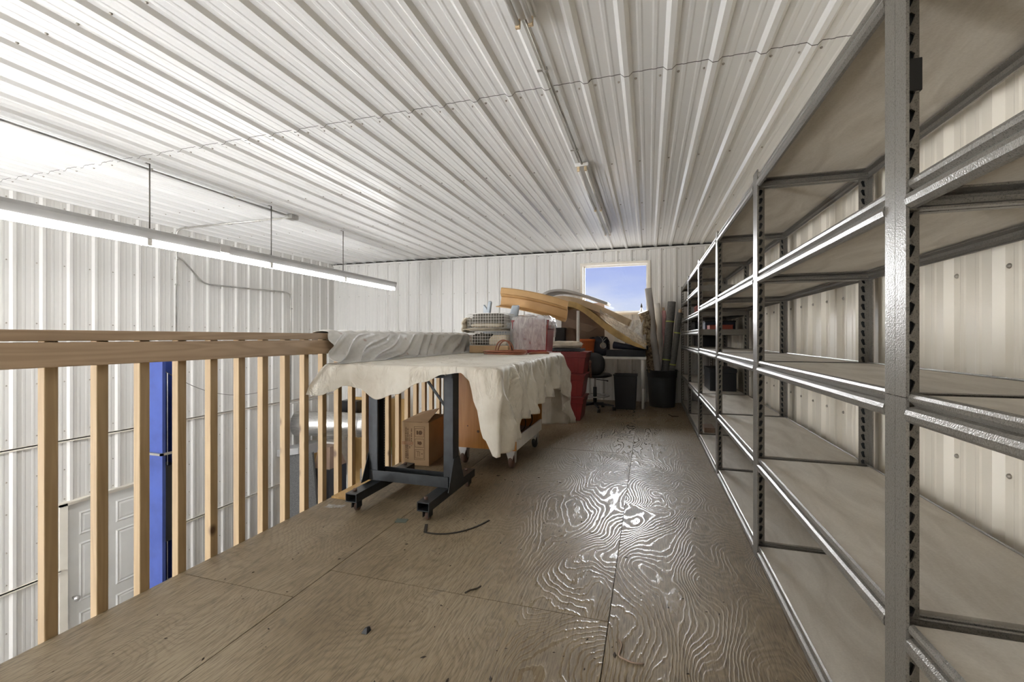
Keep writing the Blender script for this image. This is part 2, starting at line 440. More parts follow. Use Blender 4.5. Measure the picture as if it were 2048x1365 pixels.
# left wall (shop side, full height)
LP = 2.77
mb = B('white_panel')
fnL = lambda a, h, t: (XL + h, a, t)
for z0, z1, xo in ((-.075, ZC + .02, 0), (-1.48, -.08, .0), (ZS, -1.485, .0)):
    if z1 < -.05:   # keep the doorway clear
        for a0, a1 in ((YF, 3.13), (4.12, YB)): corrugated(mb, profile(a0, a1, LP), fnL, z0, z1)
        if z1 > -.5: corrugated(mb, profile(3.13, 4.12, LP), fnL, -.755, z1)
    else: corrugated(mb, profile(YF, YB, LP), fnL, z0, z1)
mb.mat('screw')
for k in range(int((YF - LP) / PITCH), int((YB - LP) / PITCH) + 1):
    y = LP + k * PITCH
    for z in (2.44, 1.815, 1.186, .56, .02, -.40, -.72, -1.10, -1.42, -1.9, -2.4):
        if z < -.75 and 3.05 < y - .05 < 4.2: continue
        screws(mb, [(XL, y - .052, z)], (1, 0, 0), .007)
struct(mb.build('wall_left'))
mb = B('trim_white')
mb.box(XL, XL + .035, YF, YB, -.082, -.072).box(XL + .027, XL + .035, YF, YB, -.098, -.072)
struct(mb.build('trim_1'))
mb = B('trim_white')
mb.box(XL, XL + .035, 4.12, YB, -1.487, -1.477).box(XL + .027, XL + .035, 4.12, YB, -1.503, -1.477)
mb.box(XL, XL + .035, YF, 3.13, -1.487, -1.477).box(XL + .027, XL + .035, YF, 3.13, -1.503, -1.477)
struct(mb.build('trim_2'))
# shop door
d = struct(B('door_white').box(XL - .07, XL - .03, 3.2, 4.08, ZS, -.80).build('door_1'))
def door_panel(y0, y1, z0, z1):
    m = B('door_white')
    x = XL - .03
    o = [(y0, z0), (y1, z0), (y1, z1), (y0, z1)]; i = [(y0 + .03, z0 + .03), (y1 - .03, z0 + .03), (y1 - .03, z1 - .03), (y0 + .03, z1 - .03)]
    j = [(y0 + .05, z0 + .05), (y1 - .05, z0 + .05), (y1 - .05, z1 - .05), (y0 + .05, z1 - .05)]
    vs = [(x, *p) for p in o] + [(x + .010, (p[0] + q[0]) / 2, (p[1] + q[1]) / 2) for p, q in zip(o, i)] + [(x + .001, *p) for p in i] + [(x + .008, *p) for p in j]
    fs = [(a * 4 + k, a * 4 + (k + 1) % 4, a * 4 + 4 + (k + 1) % 4, a * 4 + 4 + k) for a in range(3) for k in range(4)] + [(12, 13, 14, 15)]
    m.add(vs, fs); return m
for y0, y1 in ((3.32, 3.60), (3.68, 3.96)):
    for z0, z1 in ((-1.18, -.92), (-1.93, -1.27), (-2.65, -2.05)):
        struct(door_panel(y0, y1, z0, z1).build('door_panel', d))
struct(B('zinc').lathe([(.012, 0), (.012, .04), (.028, .045), (.03, .07), (.0001, .085)], (XL - .03, 3.27, -1.85), 14, (1, 0, 0)).build('door_handle', d))
mb = B('trim_white')
mb.box(XL - .08, XL + .012, 3.13, 3.2, ZS, -.755).box(XL - .08, XL + .012, 4.08, 4.13, ZS, -.755)
mb.box(XL - .08, XL + .012, 3.13, 4.13, -.80, -.755).box(XL, XL + .05, 3.10, 4.16, -.762, -.75)
struct(mb.build('trim_3'))
struct(B('dark').box(XL - .2, XL - .09, 3.0, 4.3, ZS, -.6).build('wall_left_backing'))

# back wall with window opening
WX0, WX1, WZ0, WZ1 = -1.055, -.015, 1.455, 2.245
BP = .18
mb = B('white_panel')
fnB = lambda a, h, t: (a, YB - h, t)
corrugated(mb, profile(XL, WX0, BP), fnB, ZS, 2.485)
corrugated(mb, profile(WX0, WX1, BP), fnB, WZ1, 2.485)
corrugated(mb, profile(WX0, WX1, BP), fnB, ZS, WZ0)
corrugated(mb, profile(WX1, XR, BP), fnB, ZS, 2.485)
mb.box(XL, XR, YB - .028, YB + .002, 2.468, 2.474).box(XL, XR, YB - .028, YB - .022, 2.474, 2.492)
mb.mat('screw')
for k in range(int((XL - BP) / PITCH), int((XR - BP) / PITCH) + 1):
    x = BP + k * PITCH + .05
    for z in (2.45, 1.85, 1.175, .5, -.3, -1.0):
        if WX0 - .05 < x < WX1 + .05 and WZ0 < z < WZ1: continue
        screws(mb, [(x, YB, z)], (0, -1, 0), .007)
    if WX0 < x < WX1: screws(mb, [(x, YB, 2.32)], (0, -1, 0), .007)
struct(mb.build('wall_back'))
struct(B('dark').box(XL - .1, WX0 - .03, YB + .04, YB + .12, ZS, ZC + .1).box(WX1 + .03, XR + .1, YB + .04, YB + .12, ZS, ZC + .1)
       .box(WX0 - .03, WX1 + .03, YB + .04, YB + .12, WZ1 + .03, ZC + .1).box(WX0 - .03, WX1 + .03, YB + .04, YB + .12, ZS, WZ0 - .03).build('wall_back_framing'))
w = struct(B('trim_white').box(WX0 - .045, WX0, YB - .035, YB + .16, WZ0 - .04, WZ1 + .04).box(WX1, WX1 + .045, YB - .035, YB + .16, WZ0 - .04, WZ1 + .04)
           .box(WX0, WX1, YB - .035, YB + .16, WZ1, WZ1 + .04).box(WX0, WX1, YB - .05, YB + .16, WZ0 - .04, WZ0).build('window_1', bevel=.004))
struct(B('white_metal').box(WX0, WX0 + .02, YB + .08, YB + .12, WZ0, WZ1).box(WX1 - .02, WX1, YB + .08, YB + .12, WZ0, WZ1)
       .box(WX0 + .02, WX1 - .02, YB + .08, YB + .12, WZ1 - .02, WZ1).box(WX0 + .02, WX1 - .02, YB + .08, YB + .12, WZ0, WZ0 + .025).build('window_sash', w))
struct(B('glass').box(WX0 + .02, WX1 - .02, YB + .098, YB + .102, WZ0 + .025, WZ1 - .02).build('window_pane', w))

# right wall, front wall, shop floor, roof closure
mb = B('cream_panel')
fnR = lambda a, h, t: (XR - h, a, t)
corrugated(mb, profile(YF, YB, .10), fnR, ZS, ZC + .02)
mb.mat('screw')
for k in range(int((YF - .1) / PITCH), int((YB - .1) / PITCH) + 1):
    for z in (2.4, 1.83, 1.25, .64, .1): screws(mb, [(XR, .1 + k * PITCH - .05, z)], (-1, 0, 0), .008)
struct(mb.build('wall_right'))
struct(B('white_panel').box(XL, XR, YF - .05, YF, ZS, ZC).build('wall_front'))
struct(B('concrete').box(XL - .1, XR + .1, YF - .1, YB + .1, ZS - .1, ZS).build('floor_shop'))
struct(B('dark').box(XL - .1, XR + .1, YF - .1, YB + .12, ZC + .06, ZC + .1).build('ceiling_backing'))

# mezzanine floor: separate plywood sheets (one mesh) on a dark deck
mb = B('floor'); sid = []
cols = [(-1.976, -1.362), (-1.358, -.142), (-.138, 1.0)]
starts = [(-1.0, .9), (1.655, 2.2), (2.86, 3.1)]
FE = -1.976
for ci, (x0, x1) in enumerate(cols):
    y = starts[ci][0]
    while y > YM: y -= 2.44
    k = 0
    while y < YB:
        a, b = max(y + .0018, YM), min(y + 2.4382, YB)
        if b > a:
            mb.box(x0, x1, a, b, -.018, 0); sid += [(ci * 3.1 + k * 1.7 + 1.3)] * 6
        y += 2.44; k += 1
fl = struct(mb.build('floor'))
at_ = fl.data.attributes.new('sid', 'FLOAT', 'FACE'); at_.data.foreach_set('value', sid)
struct(B('plywood_edge').box(FE, XR, YM, YB, -.26, -.0185).build('floor_framing'))

# ------------------------------------------------------------------ camera
F = 886.0; yaw = math.atan2(273, F)
cam = bpy.data.cameras.new('camera'); co = bpy.data.objects.new('camera', cam); COL.objects.link(co)
cam.sensor_width = 36; cam.lens = F / 2048 * 36; cam.shift_y = -7.5 / 2048; cam.clip_start = .02
co.location = (0, 0, 1.043); co.rotation_euler = (PI / 2, 0, yaw); sc.camera = co
CS, CC = math.sin(yaw), math.cos(yaw)
def onY(px, py, Y):           # the point of the plane y = Y seen at a pixel of the photograph
    r = (px - 1024) / F; t = (675 - py) / F; k = Y / (r * CS + CC)
    return Vector(((r * CC - CS) * k, Y, 1.043 + t * k))
def onZ(px, py, Z=0):
    r = (px - 1024) / F; t = (675 - py) / F; k = (Z - 1.043) / t
    return Vector(((r * CC - CS) * k, (r * CS + CC) * k, Z))
def onX(px, py, X):
    r = (px - 1024) / F; t = (675 - py) / F; k = X / (r * CC - CS)
    return Vector((X, (r * CS + CC) * k, 1.043 + t * k))

# ------------------------------------------------------------------ steel shelving racks
RX0, RX1, UL = .486, .943, 1.256
PW = .040; PH = 1.83; TH = .0018
def post_mesh(name, fx, fy):
    """L-shaped upright; fx = +1 when the room-side face is at -x, fy = +1 when the slotted flange is at -y"""
    m = B('rack')
    def T(x, y, z): return (x * fx, y * fy, z)
    pitch = .0381
    for z0, z1 in ((0, .922), (.9236, PH)):
        m.add([T(0, 0, z0), T(0, PW, z0), T(0, PW, z1), T(0, 0, z1), T(TH, TH, z0), T(TH, PW, z0), T(TH, PW, z1), T(TH, TH, z1)],
              [(0, 1, 2, 3), (4, 7, 6, 5), (1, 5, 6, 2), (3, 2, 6, 7), (0, 4, 5, 1)])
        m.add([T(TH, PW, z0), T(TH + .004, PW, z0), T(TH + .004, PW, z1), T(TH, PW, z1)], [(0, 1, 2, 3)])
        if fy > 0: m.mat('black_steel').add([T(.003, TH + .005, z0), T(PW - .002, TH + .005, z0), T(PW - .002, TH + .005, z1), T(.003, TH + .005, z1)], [(0, 1, 2, 3)]).mat('rack')  # added black strip behind the slots, stands in for the shade inside them
        n = int((z1 - z0) / pitch); z = z0
        edges = [z0] + [z0 + (z1 - z0) * (i + 1) / n for i in range(n)]
        for i in range(n):
            a, b = edges[i], edges[i + 1]; c = (a + b) / 2; cx = .023
            outer = [(0, a), (PW / 2, a), (PW, a), (PW, c), (PW, b), (PW / 2, b), (0, b), (0, c)]
            inner = [(cx - .008, c - .013), (cx - .003, c - .0155), (cx + .003, c - .012), (cx + .008, c + .001), (cx + .010, c + .009), (cx + .003, c + .0145), (cx - .005, c + .011), (cx - .005, c + .001)]
            vs = [T(x, 0, zz) for x, zz in outer] + [T(x, 0, zz) for x, zz in inner] + [T(x, TH, zz) for x, zz in outer] + [T(x, TH, zz) for x, zz in inner]
            fs = []
            for k in range(8):
                k2 = (k + 1) % 8
                fs += [(k, k2, 8 + k2, 8 + k), (16 + k, 24 + k, 24 + k2, 16 + k2), (8 + k, 8 + k2, 24 + k2, 24 + k)]
            m.add(vs, fs)
    return m.mesh(name)
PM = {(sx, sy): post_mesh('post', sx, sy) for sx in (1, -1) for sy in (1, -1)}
BEAM = [(.010, 0), (.004, -.003), (.001, -.009), (.002, -.017), (.008, -.0225), (.012, -.027), (.004, -.029), (-.003, -.034), (-.006, -.043), (-.004, -.054), (.004, -.0605), (.012, -.062),
        (.012, -.059), (.006, -.054), (.003, -.043), (.008, -.034), (.028, -.030), (.028, -.027), (.016, -.0255), (.013, -.020), (.009, -.012), (.012, -.004)]
BEAM_END = UL - 2 * TH
def beam_mesh(length, fn):
    m = B('rack'); m.prism(BEAM, fn, 0, length); me = m.mesh('beam'); return me
FRONT = beam_mesh(UL - 2 * PW - .004, lambda a, b, t: (a + .002, t + PW + .002, b))
BACK = beam_mesh(UL - .012, lambda a, b, t: (-(a + .002), t + .006, b))
SW = RX1 - RX0
SIDE = [(.002, -.004), (.002, -.060), (.020, -.060), (.020, -.056), (.006, -.050), (.006, -.040), (.012, -.034), (.006, -.028), (.030, -.026), (.030, -.022), (.006, -.016), (.006, -.008), (.010, -.004)]
def side_mesh(sgn):
    m = B('rack'); m.prism(SIDE, lambda a, b, t: (t, a * sgn, b), .004, SW - .004); return m.mesh('side_beam')
SN, SF = side_mesh(1), side_mesh(-1)
SHELF = B('board').box(.013, SW - .013, .0335, UL - .0335, -.0215, -.006).mesh('shelf')
def child(name, me, parent, loc):
    o = bpy.data.objects.new(name, me); COL.objects.link(o); o.parent = parent; o.location = loc; return o
L5 = [1.812, 1.358, .934, .478, .067]
L7 = [1.812, 1.575, 1.320, 1.128, .922, .472, .067]
rack_labels = ['tall grey metal shelving rack nearest the camera, cut off by the right edge',
               'grey metal shelving rack second from the camera, empty with five boards',
               'grey metal shelving rack third from the camera along the cream wall',
               'grey metal shelving rack fourth from the camera, last with five boards',
               'grey metal shelving rack second from the far end, with seven closely set boards',
               'grey metal shelving rack at the far end beside the fabric rolls']
Y0 = 1.106
RACKS = []
for k in range(6):
    y = Y0 + (k - 1) * UL
    r = empty('shelving_rack', (RX0, y, 0), rack_labels[k], 'shelf', 'grey metal shelving racks along the right wall')
    RACKS.append(r)
    for sx in (1, -1):
        for sy in (1, -1):
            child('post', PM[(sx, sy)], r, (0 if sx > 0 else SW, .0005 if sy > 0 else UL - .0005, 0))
    for z in (L7 if k >= 4 else L5):
        child('front_beam', FRONT, r, (0, 0, z)); child('back_beam', BACK, r, (SW, 0, z))
        child('side_beam', SN, r, (0, .002, z)); child('side_beam', SF, r, (0, UL - .002, z))
        child('shelf', SHELF, r, (0, 0, z))
    if k == 1:
        part(B('rubber').box(.012, .045, -.004, .010, 1.545, 1.612).build('safety_clip', r, bevel=.002), 'black plastic clip')

# ------------------------------------------------------------------ guard rail
rl = empty('railing', (-1.98, 0, 0), 'pine guard rail with square balusters along the open mezzanine edge', 'railing')
B('rail_wood').box(-.07, .038, YM + .05, YB - .03, 1.030, 1.068).build('cap_board', rl, bevel=.003)
B('rail_wood').box(0, .036, YM + .05, YB - .03, .940, 1.026).build('face_board', rl, bevel=.003)
random.seed(11)
balm = B('bal_wood').box(-.038, -.0005, 0, .038, -.22, 1.030).mesh('baluster')
y = .980 - .1505 * 4
while y < YB - .08:
    o = child('baluster', balm, rl, (0, y + random.uniform(-.004, .004), 0))
    q = o.modifiers.new('bevel', 'BEVEL'); q.width = .002; q.segments = 1
    y += .1505
# ------------------------------------------------------------------ hanging fluorescent strip
FX = -4.05; FT = 1.955; FB = 1.84
st = empty('strip_light', (FX, 6.47, 1.9), 'long lit fluorescent strip hanging on rods over the shop', 'ceiling light')
m = B('fixture')
m.prism([(-.055, 0), (.055, 0), (.055, -.03), (.04, -.085), (-.04, -.085), (-.055, -.03)], lambda a, b, t: (a, -t, b + .055), 0, 14.0)
m.build('housing', st, bevel=.004)
B('zinc').box(-.057, .057, -3.17, -3.07, -.02, .057).build('joiner_plate', st)
for i in range(11):
    yy = -.02 - 1.262 * i
    for sx in (-.03, .03):
        o = B('tube_on').tube([(sx, yy - .02, -.062), (sx, yy - 1.24, -.062)], .0145, 10).build('tube', st)
        part(o, 'lit fluorescent tube')
    for sx in (-.03, .03):
        for q in (-.018, -1.262): B('white_metal').box(sx - .012, sx + .012, yy + q, yy + q + .019, -.082, -.03).build('lamp_holder', st)
for yy in (5.185, 3.96, 2.69, .1, -2.4, -5, -7):
    B('galv_dark').tube([(0, yy - 6.47, .05), (0, yy - 6.47, ZC - 1.9 - .002)], .0055, 8).box(-.04, .04, yy - 6.47 - .015, yy - 6.47 + .015, ZC - 1.9 - .008, ZC - 1.9 - .001).build('rod', st)

def arc(pts, r=.07, n=5):
    P = [Vector(p) for p in pts]; out = [P[0]]
    for i in range(1, len(P) - 1):
        a = (P[i - 1] - P[i]); b = (P[i + 1] - P[i]); k = min(r, a.length / 2, b.length / 2)
        A = P[i] + a.normalized() * k; C = P[i] + b.normalized() * k
        for j in range(n + 1):
            t = j / n; out.append(A * (1 - t) ** 2 + P[i] * 2 * t * (1 - t) + C * t * t)
    return out + [P[-1]]
def clip(mb, p, ax, n):
    p = Vector(p); n = Vector(n); ax = Vector(ax); s = ax.cross(n)
    mb.tube([p - ax * .008, p + ax * .008], .0155, 8); mb.bar(p + s * .012, p + s * .045, .018, .004, n)
# ceiling conduit above the strip
CZ = ZC - .034
c = empty('conduit', (-4.12, 4.3, CZ), 'galvanised conduit with junction box on the ceiling above the strip light', 'conduit')
m = B('galv').tube([(0, 0, 0), (0, -12.5, 0)], .011, 8).tube([(0, .03, 0), (-.3, .05, 0)], .011, 8)
m.tube(arc([(-.05, .04, 0), (-1.915, .04, 0), (-1.915, .04, -1.55)], .12, 6), .011, 8)
m.build('pipe', c)
B('galv').box(-.05, .05, -.02, .09, -.028, .024).build('junction_box', c, bevel=.004)
m = B('galv')
for yy in (-.75, -1.55, -2.9, -4.4): clip(m, (0, yy, 0), (0, 1, 0), (0, 0, -1))
for xx in (-.5, -1.0, -1.5, -1.75): clip(m, (xx, .04, 0), (1, 0, 0), (0, 0, -1))
clip(m, (-1.915, .04, -.75), (0, 0, 1), (1, 0, 0))
m.build('clip', c)
c = empty('conduit', (-6.045, 4.37, 2.1), 'bent galvanised conduit on the white wall below the strip light', 'conduit')
m = B('galv').tube(arc([(0, -.02, .02), (0, .06, 0), (0, .36, -.30), (0, 1.96, -.27), (0, 1.96, -2.2)], .12, 6), .011, 8)
m.build('pipe', c)
m = B('galv'); clip(m, (0, .62, -.298), (0, 1, 0), (1, 0, 0)); clip(m, (0, 1.6, -.277), (0, 1, 0), (1, 0, 0)); clip(m, (0, 1.96, -.55), (0, 0, 1), (1, 0, 0)); m.build('clip', c)
B('galv').lathe([(.022, 0), (.022, .03), (.014, .035)], (0, -.03, .0), 10, (0, 1, 0)).build('fitting', c)
# unlit strips screwed to the mezzanine ceiling
def ceiling_strip(y0, nsec, label, lit=False):
    t = empty('ceiling_strip_light', (-.535, y0, ZC - .022), label, 'ceiling light', None if lit else 'unlit strip lights on the mezzanine ceiling')
    ln = nsec * 1.245
    B('white_panel').box(-.056, .056, 0, ln, -.030, 0).build('housing', t, bevel=.003)
    for i in range(nsec):
        for sx in (-.03, .03):
            B('tube_on' if lit else 'tube_off').tube([(sx, i * 1.245 + .035, -.052), (sx, i * 1.245 + 1.225, -.052)], .0125, 10).build('tube', t)
        for sx in (-.03, .03):
            for yy in (.018, 1.238): B('rust').box(sx - .011, sx + .011, i * 1.245 + yy - .008, i * 1.245 + yy + .008, -.068, -.028).build('lamp_holder', t, bevel=.002)
    return t
ceiling_strip(3.715, 2, 'unlit strip light with two bare tubes on the ceiling toward the window')
ceiling_strip(1.93 - 2.49, 2, 'unlit strip light at the top edge, mostly behind the camera')
MAT['fill_flood'] = make_emit('fill_flood_diffuser', (.98, .985, 1), 37)  # glow of the added fill floods
for ci, (fx, fy) in enumerate(((-4.2, -2.1), (-4.85, -2.7), (-5.45, -3.3))):  # invented floodlight poles out of view, added as fill for racks and ceiling
    t = empty('fill_light_tower', (fx, fy, ZS), 'added pole of three fill floodlights, unseen behind the camera, ' + ('nearest the racks', 'middle of three', 'nearest the left wall')[ci], 'added fill light', None, rz=math.radians(-42))
    B('black_steel').tube([(0, 0, 0), (0, 0, ZC - ZS - .03)], .025, 10).lathe([(.2, 0), (.2, .02), (.03, .03)], (0, 0, 0), 16).build('pole', t)
    for fz in (-.75, .05, .85):
        o = B('fixture').box(-.42, .42, .03, .085, fz - ZS - .27, fz - ZS + .27).build('fill_lamp_housing', t, bevel=.006)
        B('fill_flood').box(-.39, .39, .086, .094, fz - ZS - .24, fz - ZS + .24).build('fill_diffuser', o)
c = empty('conduit', (-.535, 1.93, CZ), 'galvanised conduit between the two unlit ceiling strips', 'conduit')
B('galv').tube([(0, .0, 0), (0, 1.80, 0)], .0095, 8).build('pipe', c)
m = B('galv'); clip(m, (0, .42, 0), (0, 1, 0), (0, 0, -1)); clip(m, (0, 1.5, 0), (0, 1, 0), (0, 0, -1)); m.build('clip', c)

# ------------------------------------------------------------------ work table: plywood sheet on black frame and cart, under a drop cloth
TZ = .868
tb = B('plywood_edge'); tb.prism([(-1.93, 2.385), (-.83, 2.365), (-.935, 4.76), (-1.93, 4.76)], lambda a, b, t: (a, b, t), TZ - .018, TZ)
tag(tb.build('table_board', origin=(-1.4, 3.5, TZ)), 'plywood sheet table top under the canvas cloth, resting on black frame and cart', 'table top')
P0, P1, P2, P3 = Vector((-1.955, 2.365)), Vector((-.815, 2.345)), Vector((-.92, 4.785)), Vector((-1.34, 4.785))
segs = [(P0, P1), (P1, P2), (P2, P3)]
lens = [(b - a).length for a, b in segs]
DROP0 = [(0, .18), (.06, .19), (.14, .135), (.20, .15), (.315, .215), (.45, .175), (.62, .095), (.72, .05), (.82, .035), (.86, .07), (.90, .22), (.95, .40), (.985, .50), (1, .49)]
DROP1 = [(0, .49), (.05, .47), (.13, .46), (.17, .44), (.185, .37), (.30, .37), (.42, .345), (.47, .325), (.55, .34), (.63, .325), (.70, .315), (.78, .31), (.84, .37), (.90, .60), (.96, .76), (1, .80)]
DROP2 = [(0, .80), (.15, .79), (.5, .80), (1, .80)]
def interp(tab, u):
    for (a, x), (b, y) in zip(tab, tab[1:]):
        if u <= b:
            t = (u - a) / (b - a) if b > a else 0; t = t * t * (3 - 2 * t); return x + (y - x) * t
    return tab[-1][1]
cl = B('canvas')
ZT = TZ + .006
def topfn(u, v):
    x = P0.x + (P1.x - P0.x) * u; xe = P0.x + (P2.x - P0.x) * u
    X = x + (xe - x) * v; Y = 2.365 - .02 * u + v * (4.785 - 2.345)
    return (X, Y, ZT + .002 * nz(X * 6, Y * 6, 3) + .0012 * math.sin(X * 9 + 2 * nz(X * 3, Y * 3)) + .002)
cl.grid(topfn, 40, 80)
S = []
n_seg = (90, 190, 40)
NV = 30
cols_ = []
for si, ((a, b), n) in enumerate(zip(segs, n_seg)):
    d = (b - a).normalized(); nrm = Vector((d.y, -d.x))
    for i in range(n + 1):
        if si and i == 0: continue
        u = i / n; p = a + (b - a) * u
        nn = nrm.copy()
        if si == 0 and u > .94: nn = nn.lerp(Vector((1, 0)), (u - .94) / .06 * .5)
        if si == 1 and u < .03: nn = nn.lerp(Vector((0, -1)), (.03 - u) / .03 * .5)
        if si == 1 and u > .95: nn = nn.lerp(Vector((0, 1)), (u - .95) / .05 * .5)
        if si == 2 and u < .1: nn = nn.lerp(Vector((1, 0)), (.1 - u) / .1 * .5)
        nn.normalize()
        cols_.append((si, u, p, nn, d, interp((DROP0, DROP1, DROP2)[si], u)))
def skirt(i, j):
    si, u, p, nn, d, dr = cols_[i]; t = j / NV
    s = u * lens[si] + si * 3.0
    r = .018
    drop = dr * t
    # roll over the edge, then hang with folds that grow downward
    off = r * (1 - math.exp(-drop / r)) if drop > 0 else 0
    if si == 0:
        amp = .030 * min(1, drop / .12)
        fold = math.sin(s * 11 + 1.2) * amp + nz(s * 5, drop * 4, 1) * .03 * min(1, drop / .1)
        off += fold + .02
        if u < .16: off += (.16 - u) / .16 * .11 * t
        slide = -.03 * t if u < .1 else 0
        if .84 < u < 1: slide += -.04 * (drop / .5) * (u - .84) / .16 * 0
    elif si == 1:
        amp = .042 * min(1, drop / .20)
        ph = s * 27 + 4.5 * nz(s * 2.2, drop * 1.5, 7)
        fold = (1 - 2 * abs(math.sin(ph * .5)) ** .7) * amp + .5 * amp * math.sin(ph * 2.3 + drop * 9) + nz(s * 13 + drop * 5, drop * 9, 5) * .016
        off += fold + .012 + .03 * t
        if u > .8: off += .09 * t * (u - .8) / .2
        slide = .0
        if u > .75: slide = .10 * t * (u - .75) / .25
    else:
        off += .02 * math.sin(s * 14) * t + .02 + .10 * t * max(0, 1 - u * 4); slide = 0
    if t == 0: off = 0
    q = p + nn * off + d * slide
    return (q.x, q.y, ZT + .002 - drop + (.004 * nz(s * 9, 2) if t else 0))
w_ = NV + 1
cl.add([skirt(i, j) for i in range(len(cols_)) for j in range(w_)],
       [(i * w_ + j, (i + 1) * w_ + j, (i + 1) * w_ + j + 1, i * w_ + j + 1) for i in range(len(cols_) - 1) for j in range(NV)], True)
tag(cl.build('drop_cloth', origin=(-1.4, 3.5, ZT), solid=.0016, weld=True), 'cream canvas drop cloth spread on the work table, hanging over its right side', 'cloth')
# thin sheet over the rail
def sheet(u, v):
    y = 2.335 + u * 2.29
    prof = [(-2.062, .93), (-2.066, 1.02), (-2.058, 1.074), (-2.03, 1.081), (-1.985, 1.082), (-1.948, 1.079), (-1.934, 1.068), (-1.928, 1.03), (-1.922, .98), (-1.912, .93), (-1.895, .893), (-1.85, .882), (-1.80, .880)]
    s = v * (len(prof) - 1); i = min(int(s), len(prof) - 2); t = s - i
    x = prof[i][0] * (1 - t) + prof[i + 1][0] * t; z = prof[i][1] * (1 - t) + prof[i + 1][1] * t
    down = max(0, (v - .42) / .58)
    ph = (y + .55 * down) * 30 + 6 * nz(y * 2.2, down * .8, 2)
    f = (math.sin(ph) * .5 + .5) ** 2.2 * .060 * math.sin(min(1, down * 1.4) * PI / 2) * max(0.2, 1 - u * .7) * (1 if v < .84 else max(0, (1 - v) / .16))
    x += f + .006 * abs(nz(y * 12, v * 4, 4)) * (down > 0)
    z += .010 * max(0, nz(y * 7, v * 3, 8)) + (.010 * math.sin(y * 19) ** 2 if .25 < v < .45 else 0)
    y2 = y - .05 * down * (1 - u) + 0
    return (x, y2, z)
tag(B('sheet').grid(sheet, 220, 48).build('rail_cloth', origin=(-1.98, 3.5, 1.07), solid=.0015), 'thin grey stained sheet draped over the wooden guard rail', 'cloth')

# black rolling frame
fr = empty('rolling_stand', (-1.42, 2.52, 0), 'black steel two-post rolling frame holding up the near end of the table', 'rack frame')
for lx, x in (('l', -1.70), ('r', -1.175)):
    x -= -1.42
    sgn = 1 if lx == 'l' else -1
    m = B('black_steel')   # C-channel upright, open toward the middle
    xo = x - .035 * sgn
    m.box(min(xo, xo + .004 * sgn), max(xo, xo + .004 * sgn), -.04, .04, .15, TZ - .020)
    m.box(min(xo, xo + .06 * sgn), max(xo, xo + .06 * sgn), -.043, -.039, .15, TZ - .020)
    m.box(min(xo, xo + .06 * sgn), max(xo, xo + .06 * sgn), .039, .043, .15, TZ - .020)
    m.box(min(xo + .06 * sgn, xo + .064 * sgn), max(xo + .06 * sgn, xo + .064 * sgn), -.043, -.025, .15, TZ - .020)
    m.box(min(xo + .06 * sgn, xo + .064 * sgn), max(xo + .06 * sgn, xo + .064 * sgn), .025, .043, .15, TZ - .020)
    m.mat('zinc')
    for i in range(38):
        m.box(min(xo + .0605 * sgn, xo + .0650 * sgn), max(xo + .0605 * sgn, xo + .0650 * sgn), .030, .035, .18 + i * .0172, .185 + i * .0172)
    m.build('upright', fr, bevel=.0015)
    x = x + (.02 if lx == 'l' else -.03)
    m = B('black_steel')
    y0, y1 = -.30, .38
    m.box(x - .038, x + .038, y0, y1, .112, .118).box(x - .038, x - .033, y0, y1, .072, .112).box(x + .033, x + .038, y0, y1, .072, .112).box(x - .038, x + .038, y0, y1, .066, .072)
    m.build('foot', fr, bevel=.001)
    for yy in (y0 + .05, y1 - .05):
        cst = B('black_steel').box(x - .020, x - .016, yy - .02, yy + .03, .022, .066).box(x + .016, x + .020, yy - .02, yy + .03, .022, .066).box(x - .022, x + .022, yy - .025, yy + .03, .058, .066).build('caster', fr)
        B('caster_brown').lathe([(.004, -.012), (.020, -.012), (.0265, -.009), (.0265, .009), (.020, .012), (.004, .012)], (x, yy + .015, .0265), 16, (1, 0, 0)).build('wheel', cst)
        B('caster_brown').lathe([(.012, 0), (.012, .014), (.006, .016)], (x - .008, yy, .118), 6).build('bolt', cst)
    # gusset plate
    xs = xo - .002 * sgn
    m = B('black_steel'); m.prism([(-.12, .118), (.12, .118), (.04, .30), (-.04, .30)], lambda a, b, t: (t, a, b), min(xs, xs - .004 * sgn), max(xs, xs - .004 * sgn)); m.build('gusset', fr)
m = B('black_steel').box(-.31, .25, -.05, -.045, .125, .185).box(-.31, .25, -.05, .05, .120, .126).box(-.31, .25, .045, .05, .125, .185); m.build('base_rail', fr, bevel=.001)
m = B('black_steel').box(-.31, .275, -.05, -.045, .792, .846).box(-.31, .275, -.05, .05, .842, .847); m.mat('zinc')
for xx, zz in ((.20, .828), (.235, .812), (-.20, .828), (-.25, .812)): m.lathe([(.007, 0), (.007, .005), (.0001, .008)], (xx, -.05, zz), 8, (0, -1, 0))
m.build('top_rail', fr)
B('black_steel').bar((.06, 0, .80), (.235, .02, .56), .016, .006, (0, 1, 0)).build('brace', fr)

